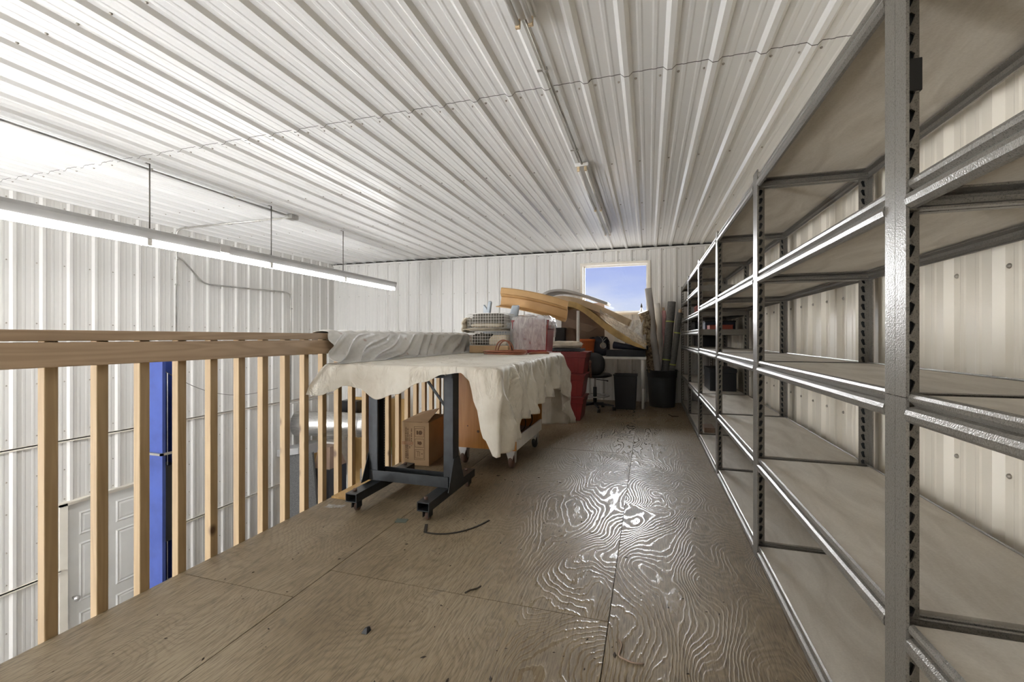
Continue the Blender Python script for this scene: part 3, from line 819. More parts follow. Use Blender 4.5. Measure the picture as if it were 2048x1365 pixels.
# cart
ct = empty('rolling_cart', (-1.26, 3.74, 0), 'orange stained plywood cart on casters under the far half of the table', 'cart')
m = B('cart_wood').box(-.275, .275, -.44, -.42, .155, TZ - .020); m.mat('ink')
m.lathe([(.012, 0), (.010, .0015), (.0001, .002)], (-.04, -.44, .29), 9, (0, -1, 0)).lathe([(.007, 0), (.0001, .002)], (-.13, -.44, .33), 8, (0, -1, 0))
m.build('end_panel', ct, bevel=.002)
B('cart_wood').box(-.275, .275, .42, .44, .155, TZ - .020).build('end_panel', ct, bevel=.002)
B('cart_wood').box(-.275, -.255, -.42, .42, .155, TZ - .02).build('back_panel', ct)
B('brown_board').box(-.255, .262, -.42, .42, .165, .183).build('bottom_shelf', ct)
part(B('white_metal').box(.262, .278, -.419, .419, .155, .255).build('lip_board', ct, bevel=.002), 'pale painted lip board along the open side')
B('brown_board').box(-.255, .27, -.42, .42, TZ - .04, TZ - .022).build('top_panel', ct)
for cx, cy, mat_ in ((-.20, -.33, 'caster_brown'), (.22, -.36, 'caster_brown'), (.23, .34, 'rubber'), (-.22, .34, 'rubber')):
    q = B('zinc').box(cx - .04, cx + .04, cy - .045, cy + .045, .148, .155)
    q.prism([(-.04, .148), (.04, .148), (.012, .045), (-.012, .045)], lambda a, b, t: (cx + t, cy + a, b), -.030, -.026)
    q.prism([(-.04, .148), (.04, .148), (.012, .045), (-.012, .045)], lambda a, b, t: (cx + t, cy + a, b), .026, .030)
    q.prism([(-.04, .148), (.04, .148), (.012, .060), (-.012, .060)], lambda a, b, t: (cx + a, cy + t, b), -.052, -.048)
    q = q.build('caster', ct)
    B(mat_).lathe([(.01, -.02), (.045, -.02), (.058, -.014), (.061, 0), (.058, .014), (.045, .02), (.01, .02)], (cx, cy, .061), 24, (1, 0, 0)).build('wheel', q)
random.seed(3)
for i in range(3):
    a0 = random.random() * 6; R_ = .12 + .02 * i; cy = 3.55 + .22 * i
    pts = [(-1.14 + .07 * math.cos(a) , cy + R_ * math.cos(a + .5), .30 + R_ * .75 * math.sin(a) - .02) for a in [a0 + k * .3 for k in range(22)]]
    tag(B('rubber').tube(pts, .005, 6).build('cable_coil', origin=(-1.14, cy, .2)),
        ('black cable coil in the cart, nearest the canvas tip', 'black cable coil in the middle of the cart shelf', 'black cable coil at the far end of the cart shelf')[i], 'cable', 'cables inside the cart')

# cardboard box
bx = empty('cardboard_box', (-1.925, 3.19, 0), 'open brown cardboard box on the floor between the rail and the cart', 'box', rz=.10)
BW, BD, BH = .235, .42, .352
t_ = .004
m = B('cardboard').box(0, BW, 0, t_, .004, BH).box(0, BW, BD - t_, BD, .004, BH).box(0, t_, t_, BD - t_, .004, BH).box(BW - t_, BW, t_, BD - t_, .004, BH).box(t_, BW - t_, t_, BD - t_, .004, .008)
m.build('body', bx, bevel=.001)
m = B('cardboard'); fl_ = [(0, .002, BH), (0, BD, BH + .01), (BW - .045, BD * .85, BH + .06), (BW - .01, .002, BH + .004)]
m.hexa(fl_, [(p[0], p[1], p[2] + .004) for p in fl_]); m.build('flap', bx)
ik = B('ink'); e = -.0012
def fr_(x0, x1, z0, z1, w=.0022):
    ik.box(x0, x1, e, 0, z0, z0 + w).box(x0, x1, e, 0, z1 - w, z1).box(x0, x0 + w, e, 0, z0, z1).box(x1 - w, x1, e, 0, z0, z1)
fr_(.108, .200, .050, .320); 
for z0, z1 in ((.235, .305), (.150, .220), (.062, .135)): fr_(.116, .192, z0, z1)
ik.lathe([(.017, 0), (.017, .001)], (.162, 0, .270), 14, (0, -1, 0)).lathe([(.015, 0), (.015, .001)], (.160, 0, .185), 12, (0, -1, 0))
ik.box(.130, .142, e, 0, .255, .285).box(.138, .146, e, 0, .175, .200).box(.170, .182, e, 0, .096, .102).box(.140, .143, e, 0, .078, .118).box(.155, .158, e, 0, .078, .118).box(.125, .150, e, 0, .118, .121)
random.seed(5)
for cx, z0, z1 in ((.038, .06, .315), (.054, .055, .30), (.070, .14, .25), (.086, .16, .30)):
    z = z0
    while z < z1:
        h = random.choice((.004, .007, .010)); ik.box(cx - .004, cx + .004, e, 0, z, z + h); z += h + random.choice((.003, .004, .008))
part(ik.build('printed_marks', bx), 'brown printed handling symbols')
part(B('tape').box(.001, .100, -.0015, .0, .170, .195).build('tape', bx), 'brown packing tape')

# ------------------------------------------------------------------ things on the table
TT = ZT + .004
tr = B('cardboard').box(-1.80, -1.375, 4.32, 4.72, TT, TT + .006).box(-1.80, -1.375, 4.32, 4.326, TT, TT + .078).box(-1.80, -1.375, 4.714, 4.72, TT, TT + .078).box(-1.80, -1.794, 4.326, 4.714, TT, TT + .078).box(-1.381, -1.375, 4.326, 4.714, TT, TT + .078)
tag(tr.build('cardboard_tray', origin=(-1.6, 4.5, TT), bevel=.001), 'shallow brown cardboard tray under the wire baskets', 'tray')
def wire_basket(x0, x1, y0, y1, z0, z1, label, lean=0):
    t = empty('wire_basket', ((x0 + x1) / 2, (y0 + y1) / 2, z0), label, 'basket', 'white wire baskets on the table', rz=lean)
    w, d, h = (x1 - x0) / 2, (y1 - y0) / 2, z1 - z0
    m = B('white_metal'); r = .0013
    def wv(a, b): m.bar(a, b, r * 2, r * 2, (.3, .5, .8))
    nx, ny, nz_ = int(2 * w / .028), int(2 * d / .028), max(4, int(h / .028))
    for i in range(nx + 1):
        x = -w + 2 * w * i / nx
        wv((x, -d, 0), (x, -d, h)); wv((x, d, 0), (x, d, h)); wv((x, -d, 0), (x, d, 0))
    for i in range(ny + 1):
        y = -d + 2 * d * i / ny
        wv((-w, y, 0), (-w, y, h)); wv((w, y, 0), (w, y, h))
    for i in range(nz_ + 1):
        z = h * i / nz_
        for q in (-d, d): wv((-w, q, z), (w, q, z))
        for q in (-w, w): wv((q, -d, z), (q, d, z))
    m.build('mesh', t)
    rim = B('white_metal').tube([(-w, -d, h), (w, -d, h), (w, d, h), (-w, d, h)], .0032, 6, closed=True); rim.build('rim', t)
    return t
wire_basket(-1.80, -1.39, 4.33, 4.70, TT + .080, TT + .232, 'lower white wire basket, on the cardboard tray')
wire_basket(-1.83, -1.42, 4.34, 4.70, TT + .262, TT + .415, 'upper white wire basket, holding dark and cream cloth')
def bundle(name, c, size, mat_, label, cat, seed=0, n=3.0, amp=.12, origin=None, group=None):
    m = B(mat_)
    def fn(u, v):
        th = 2 * PI * u; ph = PI * (v - .5)
        def se(w, p): return math.copysign(abs(w) ** p, w)
        x = se(math.cos(ph), .45) * se(math.cos(th), .45); y = se(math.cos(ph), .45) * se(math.sin(th), .45); z = se(math.sin(ph), .7)
        k = 1 + amp * nz(x * n + seed, y * n, z * n * 2 + seed) + amp * .5 * nz(x * n * 3, y * n * 3 + seed, z * 7)
        zz = c[2] + size[2] * z * (1 + (amp * 1.2 * nz(x * n + seed, y * n + 5, seed) if z > 0 else 0))
        return (c[0] + size[0] * x * k, c[1] + size[1] * y * k, zz)
    m.grid(fn, 48, 24)
    return tag(m.build(name, origin=c, weld=True), label, cat, group)
bundle('folded_cloth', (-1.625, 4.52, TT + .362), (.185, .165, .058), 'grey_cloth', 'dark grey folded cloth in the upper wire basket', 'cloth', 2)
bundle('rolled_cloth', (-1.64, 4.50, TT + .292), (.18, .135, .026), 'canvas2', 'cream rolled cloth in the bottom of the upper basket', 'cloth', 5)
bundle('canvas_scrap', (-1.66, 4.48, TT + .246), (.22, .20, .013), 'canvas2', 'crumpled cream canvas squeezed between the two wire baskets', 'cloth', 9, 4, .2)
# canvas spilling out on the left of the baskets
def spill(u, v):
    a = -.9 + 2.4 * u
    x = -1.845 - .055 * math.cos(a) * (1 + .4 * nz(u * 4, v * 3)) + .02 * math.sin(v * 9); y = 4.34 + .30 * v
    return (x, y, TT + .285 + .085 * math.sin(a) + .010 * nz(u * 5, v * 6, 3))
tag(B('canvas2').grid(spill, 30, 24).build('canvas_fold', origin=(-1.87, 4.48, TT + .28), solid=.010), 'cream canvas fold bulging from the left of the wire baskets', 'cloth')
m = B('canvas2'); m.prism([(-.085, 0), (.105, 0), (.105, .105), (-.04, .105), (-.085, .06)], lambda a, b, t: (-1.505 + a, t, TT + .086 + b), 4.342, 4.60)
tag(m.build('cream_carton', origin=(-1.5, 4.48, TT + .09), bevel=.004), 'cream carton with a cut corner in the lower wire basket', 'carton')
bundle('dark_rags', (-1.70, 4.50, TT + .145), (.095, .155, .060), 'grey_cloth', 'dark rags at the left of the lower wire basket', 'rags', 12, 4, .2)
m = B('rail_wood').box(-1.93, -1.85, 4.80, 4.90, TZ - .2, 1.07)
# grey step stool upside down behind the baskets
so = empty('step_stool', (-1.62, 4.92, TZ), 'blue-grey plastic step stool turned upside down behind the wire baskets', 'stool')
for x0, x1, z1 in ((-.205, -.155, .60), (.085, .185, .545)):
    m = B('blue_grey'); q = .05
    cx = (x0 + x1) / 2; w2 = (x1 - x0) / 2
    m.hexa([(cx - w2 - q, -.03, .18), (cx + w2 - q, -.03, .18), (cx + w2 - q, .03, .18), (cx - w2 - q, .03, .18)], [(cx - w2 + .02, -.025, z1), (cx + w2 + .01, -.025, z1), (cx + w2 + .01, .025, z1), (cx - w2 + .02, .025, z1)])
    o = m.build('leg', so, bevel=.012)
    m = B('dark').box(cx - w2 * .45 + .012, cx + w2 * .45 + .012, -.012, .012, z1, z1 + .002); m.build('leg_socket', o)
m = B('blue_grey')
def web(u, v):
    x = -.24 + .40 * u; z = .53 - .12 * math.sin(PI * min(1, u * 1.0)) ** .8 + (.03 if u < .12 else 0)
    return (x, -.03 + .06 * v, z)
m.grid(web, 24, 2).grid(lambda u, v: (web(u, 0)[0], -.03, .05 + (web(u, 0)[2] - .05) * v), 24, 2).grid(lambda u, v: (web(u, 0)[0], .03, .05 + (web(u, 0)[2] - .05) * v), 24, 2)
m.box(-.25, .17, -.15, .15, .005, .05)
m.build('body', so, bevel=.004)
# red tote in plastic film on the table
def tote(loc, w, d, h, label, rz=0, mats='red_tote', name='storage_tote', lid=True, group=None):
    t = empty(name, loc, label, 'storage bin', group, rz)
    m = B(mats); k = .86
    def ring(s, z): return [(-w / 2 * s, -d / 2 * s, z), (w / 2 * s, -d / 2 * s, z), (w / 2 * s, d / 2 * s, z), (-w / 2 * s, d / 2 * s, z)]
    rings = [ring(k, .0), ring(k + .015, .012), ring(.955, h * .72), ring(.985, h * .73), ring(1.0, h - .02)]
    vs = sum(rings, []); fs = [(0, 3, 2, 1)]
    for i in range(len(rings) - 1):
        for j in range(4): fs.append((i * 4 + j, i * 4 + (j + 1) % 4, i * 4 + 4 + (j + 1) % 4, i * 4 + 4 + j))
    m.add(vs, fs)
    for i in range(2):   # corner ribs on the long side
        x = (-1, 1)[i] * w * .30
        m.hexa([(x - .03, -d / 2 * (k + .015) - .004, .015), (x + .03, -d / 2 * (k + .015) - .004, .015), (x + .03, -d / 2 * k, .015), (x - .03, -d / 2 * k, .015)],
               [(x - .035, -d / 2 * .955 - .004, h * .70), (x + .035, -d / 2 * .955 - .004, h * .70), (x + .035, -d / 2 * .93, h * .70), (x - .035, -d / 2 * .93, h * .70)])
    m.build('tub', t, bevel=.010)
    m = B(mats)
    a, b = 1.035, .985
    m.box(-w / 2 * a, w / 2 * a, -d / 2 * a, d / 2 * a, h - .022, h - .002) if lid else None
    if lid:
        m.box(-w / 2 * .9, w / 2 * .9, -d / 2 * .9, d / 2 * .9, h - .004, h + .002); m.build('lid', t, bevel=.006)
    return t
tote((-1.165, 4.565, TT), .39, .33, .345, 'red storage tote wrapped in clear plastic on the table end', name='storage_tote')
def film(u, v):
    a = 2 * PI * u; w2, d2 = .205, .175
    def se(q, p): return math.copysign(abs(q) ** p, q)
    if v < .35:
        k = v / .35; x = w2 * k * se(math.cos(a), .5); y = d2 * k * se(math.sin(a), .5); z = .372 + .035 * nz(x * 14, y * 14, 1) + .03 * (1 - k)
    else:
        t = (v - .35) / .65
        ln = .33 if math.cos(a) < .55 else .09 + .05 * nz(a * 2, 3)
        if math.sin(a) > .5: ln = .2
        k = 1.06 + .05 * math.sin(a * 11) * t + .05 * nz(a * 4, t * 3, 5) + .04 * math.sin(PI * t)
        x = w2 * k * se(math.cos(a), .5); y = d2 * k * se(math.sin(a), .5); z = .365 - ln * t + .008 * nz(a * 9, t * 6)
    return (-1.165 + x, 4.565 + y, TT + z)
tag(B('film').grid(film, 120, 36).build('plastic_film', origin=(-1.165, 4.565, TT + .37), weld=True), 'clear plastic film draped over the red tote on the table', 'plastic sheet')
# hose coils
def coil(c, R_, turns, r, label, loop=False, seed=0):
    pts = []
    nst = 40
    for i in range(int(turns * nst) + 1):
        a = 2 * PI * i / nst; k = i / nst
        rr = R_ * (1 + .07 * math.sin(k * 3.1 + seed)); 
        pts.append((c[0] + rr * math.cos(a + seed), c[1] + rr * .85 * math.sin(a + seed) + .012 * math.sin(k * 5), c[2] + r + min(k, 3) * .0105 + .004 * math.sin(a * 2 + seed)))
    m = B('hose').tube(pts, r, 8)
    if loop:
        q = []
        for i in range(31):
            t = i / 30; a = PI * t
            q.append((c[0] - .03 + .075 * math.cos(a) * (1 if t < .5 else 1.1), c[1] + .02, c[2] + .015 + .125 * math.sin(a) ** .8))
        m.tube(q, r, 8); m.tube([(p[0] + .015, p[1] + .03, p[2] - .006) for p in q], r, 8)
    return tag(m.build('hose_coil', origin=c), label, 'hose', 'copper red hoses on the table')
coil((-1.30, 4.02, TT - .003), .20, 3.6, .0065, 'copper red hose coil with one loop standing up, on the canvas', True, .4)
coil((-1.02, 4.22, TT - .003), .10, 1.6, .006, 'flat copper red hose coil in front of the wrapped tote', False, 2.2)

# ------------------------------------------------------------------ tote stack and its load
grp = 'red totes stacked on the floor'
tote((-1.10, 5.72, 0), .66, .44, .300, 'red storage tote on the floor, bottom of the stack of three', group=grp)
tote((-1.08, 5.72, .302), .65, .44, .285, 'red storage tote in the middle of the stack of three', group=grp)
tote((-1.07, 5.72, .589), .68, .46, .275, 'red storage tote on top of the stack of three, carrying a black tray', group=grp)
m = B('black_plastic').box(-1.38, -.80, 5.50, 5.90, .868, .898)
for i in range(16): m.box(-1.37 + i * .036, -1.352 + i * .036, 5.492, 5.5, .866, .884)
tag(m.build('black_tray', origin=(-1.1, 5.7, .868), bevel=.003), 'flat black plastic tray on top of the red tote stack', 'tray')
bundle('folded_tarp', (-1.02, 5.68, .948), (.20, .15, .046), 'canvas2', 'folded beige canvas on the black tray', 'cloth', 21, 3, .15)

# ------------------------------------------------------------------ pile of panels by the window
def ribbon(path, y0, y1, th, mat_, name, label, cat, bev=.006, top=None, skew=0):
    """bent slab: path is a list of (x, z) of its upper surface"""
    P = [Vector((p[0], p[1])) for p in path]; up = []; lo = []
    for i, p in enumerate(P):
        a = P[max(0, i - 1)]; b = P[min(len(P) - 1, i + 1)]; d = (b - a).normalized(); n = Vector((d.y, -d.x))
        up.append(p); lo.append(p + n * th)
    m = B(mat_); k = len(P); vs = []
    for y in (y0, y1):
        for q in (up, lo): vs += [(p.x + (skew if y == y1 else 0), y, p.y) for p in q]
    fs = []
    for i in range(k - 1):
        fs += [(i, i + 1, 2 * k + i + 1, 2 * k + i), (k + i + 1, k + i, 3 * k + i, 3 * k + i + 1), (i + 1, i, k + i, k + i + 1), (2 * k + i, 2 * k + i + 1, 3 * k + i + 1, 3 * k + i)]
    fs += [(0, 2 * k, 3 * k, k), (k - 1, 2 * k - 1, 4 * k - 1, 3 * k - 1)]
    m.add(vs, fs)
    return tag(m.build(name, origin=(P[k // 2].x, (y0 + y1) / 2, P[k // 2].y), bevel=bev), label, cat)
def bez(p, n=14):
    out = []
    for i in range(n + 1):
        t = i / n; q = [Vector(a) for a in p]
        while len(q) > 1: q = [q[j].lerp(q[j + 1], t) for j in range(len(q) - 1)]
        out.append((q[0].x, q[0].y))
    return out
def xz(pts, Y): return [(onY(a, b, Y).x, onY(a, b, Y).z) for a, b in pts]
ribbon(bez(xz([(1078, 592), (1110, 565), (1150, 582), (1216, 605)], 6.72)), 6.72, 7.20, .040, 'grey_lam', 'curved_panel', 'grey laminated curved panel on top of the foam pile', 'panel')
ribbon(bez(xz([(1085, 602), (1120, 580), (1170, 596), (1263, 640)], 6.68)), 6.68, 7.22, .10, 'foam_b', 'foam_slab', 'thick beige foam slab under the grey curved panel', 'foam')
ribbon(bez(xz([(1100, 614), (1140, 590), (1172, 596), (1200, 648), (1240, 676), (1294, 688)], 6.62)), 6.62, 7.18, .085, 'foam_y', 'foam_sheet', 'yellowish foam sheet drooping across the desk toward the fabric rolls', 'foam')
m = B('film2')
def film2(u, v):
    p = onY(1200 + 93 * u, 630 + 58 * u ** .9 + (24 * (1 - abs(2 * u - 1))) * 0, 6.58)
    z = p.z + .10 - .13 * v + .02 * nz(u * 7, v * 5, 2) - .05 * u
    return (p.x + .03 * nz(u * 5, v * 6, 9), 6.57 + .018 * nz(u * 9, v * 7, 4) + .02 * v, z)
tag(m.grid(film2, 50, 20).build('amber_film', origin=(-.5, 6.15, 1.2)), 'crinkled plastic film hanging on the front of the foam sheets', 'plastic sheet')
m = B('film')
def film3(u, v):
    p = onY(1250 + 42 * u, 640 + 48 * v, 6.9)
    return (p.x, 6.88 + .05 * nz(u * 6, v * 6, 4) + .02 * math.sin(u * 20 + v * 6), p.z + .02 * nz(u * 8, v * 5, 7))
tag(m.grid(film3, 30, 30).build('clear_film', origin=(-.15, 6.55, 1.1)), 'crumpled clear plastic between the foam end and the patterned roll', 'plastic sheet')
# tan moulded panel
def tan(u, v):
    a = onY(1003 + 134 * u, 576 + 10 * u + 18 * u * u, 5.70)
    sec = [(0, 0), (-.012, -.012), (-.012, -.075), (.006, -.085), (.012, -.10), (.05, -.115), (.06, -.225), (.02, -.245), (-.13 * (1 - u * .7), -.262)]
    s = v * (len(sec) - 1); i = min(int(s), len(sec) - 2); t = s - i
    dy = sec[i][0] * (1 - t) + sec[i + 1][0] * t; dz = sec[i][1] * (1 - t) + sec[i + 1][1] * t
    return (a.x - .25 * max(0, -dz) * (1 - u) * .55 + dz * .15 * u, 5.70 + dy, a.z + dz)
tag(B('tan_foam').grid(tan, 40, 32, False).build('tan_panel', origin=(-1.4, 5.70, 1.5), solid=.012), 'long tan moulded panel with a stepped lip behind the wrapped tote', 'panel')
tag(B('cardboard').box(-1.93, -1.46, 5.52, 5.98, 0, 1.33).build('tall_carton', origin=(-1.7, 5.75, 0), bevel=.003), 'tall brown carton behind the wire baskets, under the tan panel', 'carton')
# boards and odds inside the pile
m = B('brown_board')
p = [onY(a, b, 6.80) for a, b in ((1128, 634), (1195, 656), (1180, 664), (1172, 664), (1128, 652))]
m.prism([(q.x, q.z) for q in p], lambda a, b, t: (a, t, b), 6.80, 6.84)
tag(m.build('brown_board', origin=p[0], bevel=.002), 'brown board with a slanted end under the foam pile', 'board')
m = B('brown_board'); a, b = onY(1106, 612, 6.6), onY(1200, 690, 6.6)
m.box(a.x, b.x, 7.28, 7.31, .758, 1.60)
tag(m.build('back_board', origin=(-1.0, 7.29, .76)), 'large brown board standing upright on the desk behind the pile', 'board')
sx = onY(1140, 680, 6.0)
m = B('brown_board')
PX = onY(1141, 660, 6.9).x
def seat(u, v):
    a = PI * u
    return (PX + .085 * math.cos(a), 6.90 + .10 * v, .77 + .42 * min(1, math.sin(a) * 1.6) * (.8 + .2 * math.sin(a)))
m.grid(seat, 24, 2).grid(lambda u, v: (seat(u, 0)[0], 6.90, .768 + (seat(u, 0)[2] - .768) * v), 24, 3)
tag(m.build('chair_pad', origin=(PX, 6.95, .77), solid=.018), 'brown rounded backrest pad beside the white pole', 'pad')
a, b = onY(1112, 656, 6.85), onY(1131, 690, 6.85); m = B('black_plastic').box(a.x, b.x, 6.75, 6.95, .758, a.z)
tag(m.build('dark_carton', origin=(a.x, 6.85, .76), bevel=.004), 'dark grey carton behind the folded beige canvas', 'carton')
tag(B('white_metal').tube([(onY(1155, 650, 6.64).x, 6.64, 0), (onY(1155, 650, 6.64).x + .01, 6.64, 1.44)], .024, 12).build('white_pole', origin=(-1.02, 6.64, 0)), 'slim white pole standing in front of the brown board', 'pole')

# desk
ds = empty('desk', (-.69, 7.02, 0), 'white desk against the back wall under the foam pile', 'desk')
B('white_metal').box(-.66, .66, -.35, .35, .722, .757).build('desktop', ds, bevel=.003)
for x in (-.61, .615):
    for y in (-.315, .315):
        m = B('white_metal').tube([(x, y, .30), (x, y, .722)], .030, 14).tube([(x, y, 0), (x, y, .30)], .022, 14).lathe([(.045, 0), (.045, .006)], (x, y, .716), 14); m.build('leg', ds)
m = B('dark_foam')
def slab(u, v): return (0, 0, 0)
m.box(-.60, -.04, 6.69, 6.88, .7575, .855)
tag(m.build('dark_foam_block', origin=(-.4, 6.9, .76), bevel=.012), 'charcoal foam block lying on the white desk', 'foam')
m = B('navy').tube([(-.50, 6.84, .925), (-.35, 6.80, .905), (-.2, 6.78, .890), (-.005, 6.76, .885)], [.055, .045, .032, .030], 14)
tag(m.build('navy_sleeve', origin=(-.4, 6.68, .86)), 'long dark navy sleeve tapering along the charcoal foam block', 'bag')
bundle('navy_bag', (-.74, 7.02, .90), (.16, .12, .145), 'navy', 'dark navy bag behind the orange bucket', 'bag', 31, 3, .2)
bq = onY(1175, 680, 6.80)
t = empty('bucket', (bq.x, 6.80, .7575), 'orange plastic bucket beside the office chair back', 'bucket')
m = B('orange').lathe([(.0001, 0), (.090, 0), (.092, .005), (.110, .22), (.117, .222), (.119, .255), (.112, .26), (.106, .25), (.086, .012), (.0001, .010)], (0, 0, 0), 28); m.build('tub', t)
# glass globe lamp
g = onY(1206, 688, 6.75)
t = empty('glass_ornament', (g.x, 6.75, .856), 'small clear glass ball with wire stem in front of the dark foam', 'ornament')
B('globe').ball((0, 0, .062), .048, 18, 12).build('ball', t)
B('zinc').tube([(0, 0, .10), (-.01, 0, .15), (.02, .01, .19)], .006, 6).tube([(0, 0, .12), (.05, 0, .17)], .004, 6).tube([(0, 0, .14), (-.05, .0, .2)], .004, 6).build('stem', t)

# office chair
ch = empty('office_chair', (-.735, 6.38, 0), 'black drafting chair with foot ring between the totes and the trash bin', 'chair')
def oval(cx, cy, cz, rx, rz_, th, m):
    def fn(u, v):
        a = 2 * PI * u; q = abs(v * 2 - 1)
        k = (1 - q ** 4) ** .5 if q < 1 else 0
        s = -1 if v < .5 else 1
        rr = 1 - q if False else 1
        return None
    n = 28
    prof = [(0.0001, -th), (.6, -th), (.88, -th * .7), (1, 0), (.88, th * .7), (.6, th), (.0001, th)]
    vs = []
    for r, y in prof:
        for j in range(n):
            a = 2 * PI * j / n; vs.append((cx + rx * r * math.copysign(abs(math.cos(a)) ** .8, math.cos(a)), cy + y + .03 * (r * math.cos(a)) ** 2, cz + rz_ * r * math.copysign(abs(math.sin(a)) ** .8, math.sin(a))))
    fs = [(i * n + j, i * n + (j + 1) % n, (i + 1) * n + (j + 1) % n, (i + 1) * n + j) for i in range(len(prof) - 1) for j in range(n)]
    m.add(vs, fs, True)
m = B('black_plastic'); oval(-.03, -.12, .665, .185, .165, .035, m); m.build('backrest', ch)
m = B('black_plastic').lathe([(.0001, -.03), (.15, -.03), (.215, -.01), (.22, .01), (.19, .03), (.0001, .035)], (.02, .08, .495), 28); m.build('seat', ch)
m = B('gold').bar((-.045, -.17, .72), (-.035, -.165, .48), .032, .012, (0, 1, 0)).bar((-.035, -.165, .48), (.0, .05, .455), .032, .012).lathe([(.028, 0), (.028, .02), (.012, .03), (.0001, .032)], (-.045, -.165, .70), 6, (0, -1, 0))
part(m.build('back_bracket', ch, bevel=.002), 'worn brown metal back bracket')
B('black_plastic').tube([(0, .05, .10), (0, .05, .33)], .027, 12).build('column', ch)
B('zinc').tube([(0, .05, .33), (0, .05, .46)], .014, 12).build('gas_lift', ch)
m = B('zinc').tube([(.20 * math.cos(a), .05 + .20 * math.sin(a), .205) for a in [2 * PI * i / 36 for i in range(36)]], .009, 8, closed=True)
for i in range(4):
    a = PI / 4 + PI / 2 * i; m.tube([(.02 * math.cos(a), .05 + .02 * math.sin(a), .19), (.20 * math.cos(a), .05 + .20 * math.sin(a), .205)], .006, 6)
m.build('foot_ring', ch)
B('black_plastic').tube([(.02, .05, .44), (.16, -.0, .43), (.19, -.01, .425)], [.006, .006, .010], 8).build('lever', ch)
m = B('black_plastic')
legs = []
for i in range(5):
    a = -PI / 2 + .3 + 2 * PI * i / 5; legs.append((.27 * math.cos(a), .05 + .27 * math.sin(a)))
    m.hexa([(.02 * math.cos(a) + .02 * math.sin(a), .05 + .02 * math.sin(a) - .02 * math.cos(a), .075), (.02 * math.cos(a) - .02 * math.sin(a), .05 + .02 * math.sin(a) + .02 * math.cos(a), .075), (.27 * math.cos(a) - .012 * math.sin(a), .05 + .27 * math.sin(a) + .012 * math.cos(a), .06), (.27 * math.cos(a) + .012 * math.sin(a), .05 + .27 * math.sin(a) - .012 * math.cos(a), .06)],
           [(.02 * math.cos(a) + .02 * math.sin(a), .05 + .02 * math.sin(a) - .02 * math.cos(a), .115), (.02 * math.cos(a) - .02 * math.sin(a), .05 + .02 * math.sin(a) + .02 * math.cos(a), .115), (.27 * math.cos(a) - .012 * math.sin(a), .05 + .27 * math.sin(a) + .012 * math.cos(a), .08), (.27 * math.cos(a) + .012 * math.sin(a), .05 + .27 * math.sin(a) - .012 * math.cos(a), .08)])
m.build('base', ch, bevel=.003)
for x, y in legs:
    m = B('rubber').lathe([(.006, -.022), (.026, -.02), (.028, -.004), (.014, -.003), (.014, .003), (.028, .004), (.026, .02), (.006, .022)], (x, y, .028), 16, (1, .3, 0)); m.build('caster', ch)

# trash bin
t = empty('trash_bin', (-.32, 6.70, 0), 'black rectangular trash bin under the white desk', 'bin')
m = B('black_plastic')
def rr_(w, d, z): return [(-w, -d, z), (w, -d, z), (w, d, z), (-w, d, z)]
R0 = [rr_(.138, .115, 0), rr_(.142, .118, .012), rr_(.162, .142, .488), rr_(.172, .152, .489), rr_(.172, .152, .505), rr_(.158, .138, .505), rr_(.135, .112, .02)]
m.add(sum(R0, []), [(0, 3, 2, 1), (24, 25, 26, 27)] + [(i * 4 + j, i * 4 + (j + 1) % 4, i * 4 + 4 + (j + 1) % 4, i * 4 + 4 + j) for i in range(6) for j in range(4)])
m.build('tub', t, bevel=.012)
# grey garbage can
t = empty('garbage_can', (.195, 7.08, 0), 'round charcoal grey garbage can holding the fabric rolls', 'bin')
B('grey_can').lathe([(.0001, 0), (.180, 0), (.186, .01), (.205, .40), (.205, .44), (.214, .442), (.220, .535), (.226, .538), (.226, .55), (.214, .55), (.208, .44), (.178, .02), (.0001, .018)], (0, 0, 0), 40).build('tub', t)
# fabric rolls
def roll(a, b, r, mat_, label, wob=0, core=None, bands=(), rb=None, n=16):
    a, b = Vector(a), Vector(b); ax = (b - a).normalized()
    t = empty('fabric_roll', a, label, 'fabric roll', 'fabric rolls standing in the grey can')
    pts = []; rs = []
    for i in range(13):
        k = i / 12; p = (b - a) * k
        pts.append(p + Vector((nz(k * 5, r * 90), nz(k * 5, r * 90, 4), 0)) * wob); rs.append(r * (1 + wob * 2.2 * nz(k * 9, r * 50, 2)) * (1 if rb is None else (rb + (1 - rb) * k)))
    B(mat_).tube(pts, rs, n).build('roll', t)
    if core:
        B('tube_core').tube([(b - a) - ax * .02, (b - a) + ax * core], r * .55, 12).build('core_tube', t)
    for k in bands:
        p = (b - a) * k; B('band').tube([p - ax * .008, p + ax * .008], r * 1.06, 16, cap=False).build('band', t)
    return t
bz = .06
roll((.125, 7.07, bz), onY(1287, 624, 6.90), .085, 'camo', 'brown patterned fabric roll leaning farthest left in the can', .04, rb=.58)
roll((.185, 7.0, bz), onY(1296, 577, 6.88), .050, 'roll_grey', 'tall pale grey fabric roll, highest in the can', .012)
roll((.19, 7.07, bz), onY(1306, 640, 7.12), .030, 'tube_core', 'slim tan fabric roll just behind the tall pale grey one', .03)
roll((.22, 7.2, bz), onY(1313, 608, 7.28), .050, 'roll_white', 'white fabric roll behind the tall pale grey one', .02)
roll((.27, 7.22, bz), onY(1327, 622, 7.30), .030, 'roll_pink', 'slim pink fabric roll with paper core between white and charcoal rolls', .02, core=.05)
roll((.195, 7.09, bz), onY(1344, 604, 7.18), .060, 'roll_dark', 'thick charcoal fabric roll with two yellow bands', .01, bands=(.42, .80))
roll((.27, 7.02, bz), onY(1360, 626, 6.98), .044, 'roll_dark', 'thin charcoal fabric roll with yellow bands, farthest right in the can', .01, core=.05, bands=(.43, .78))
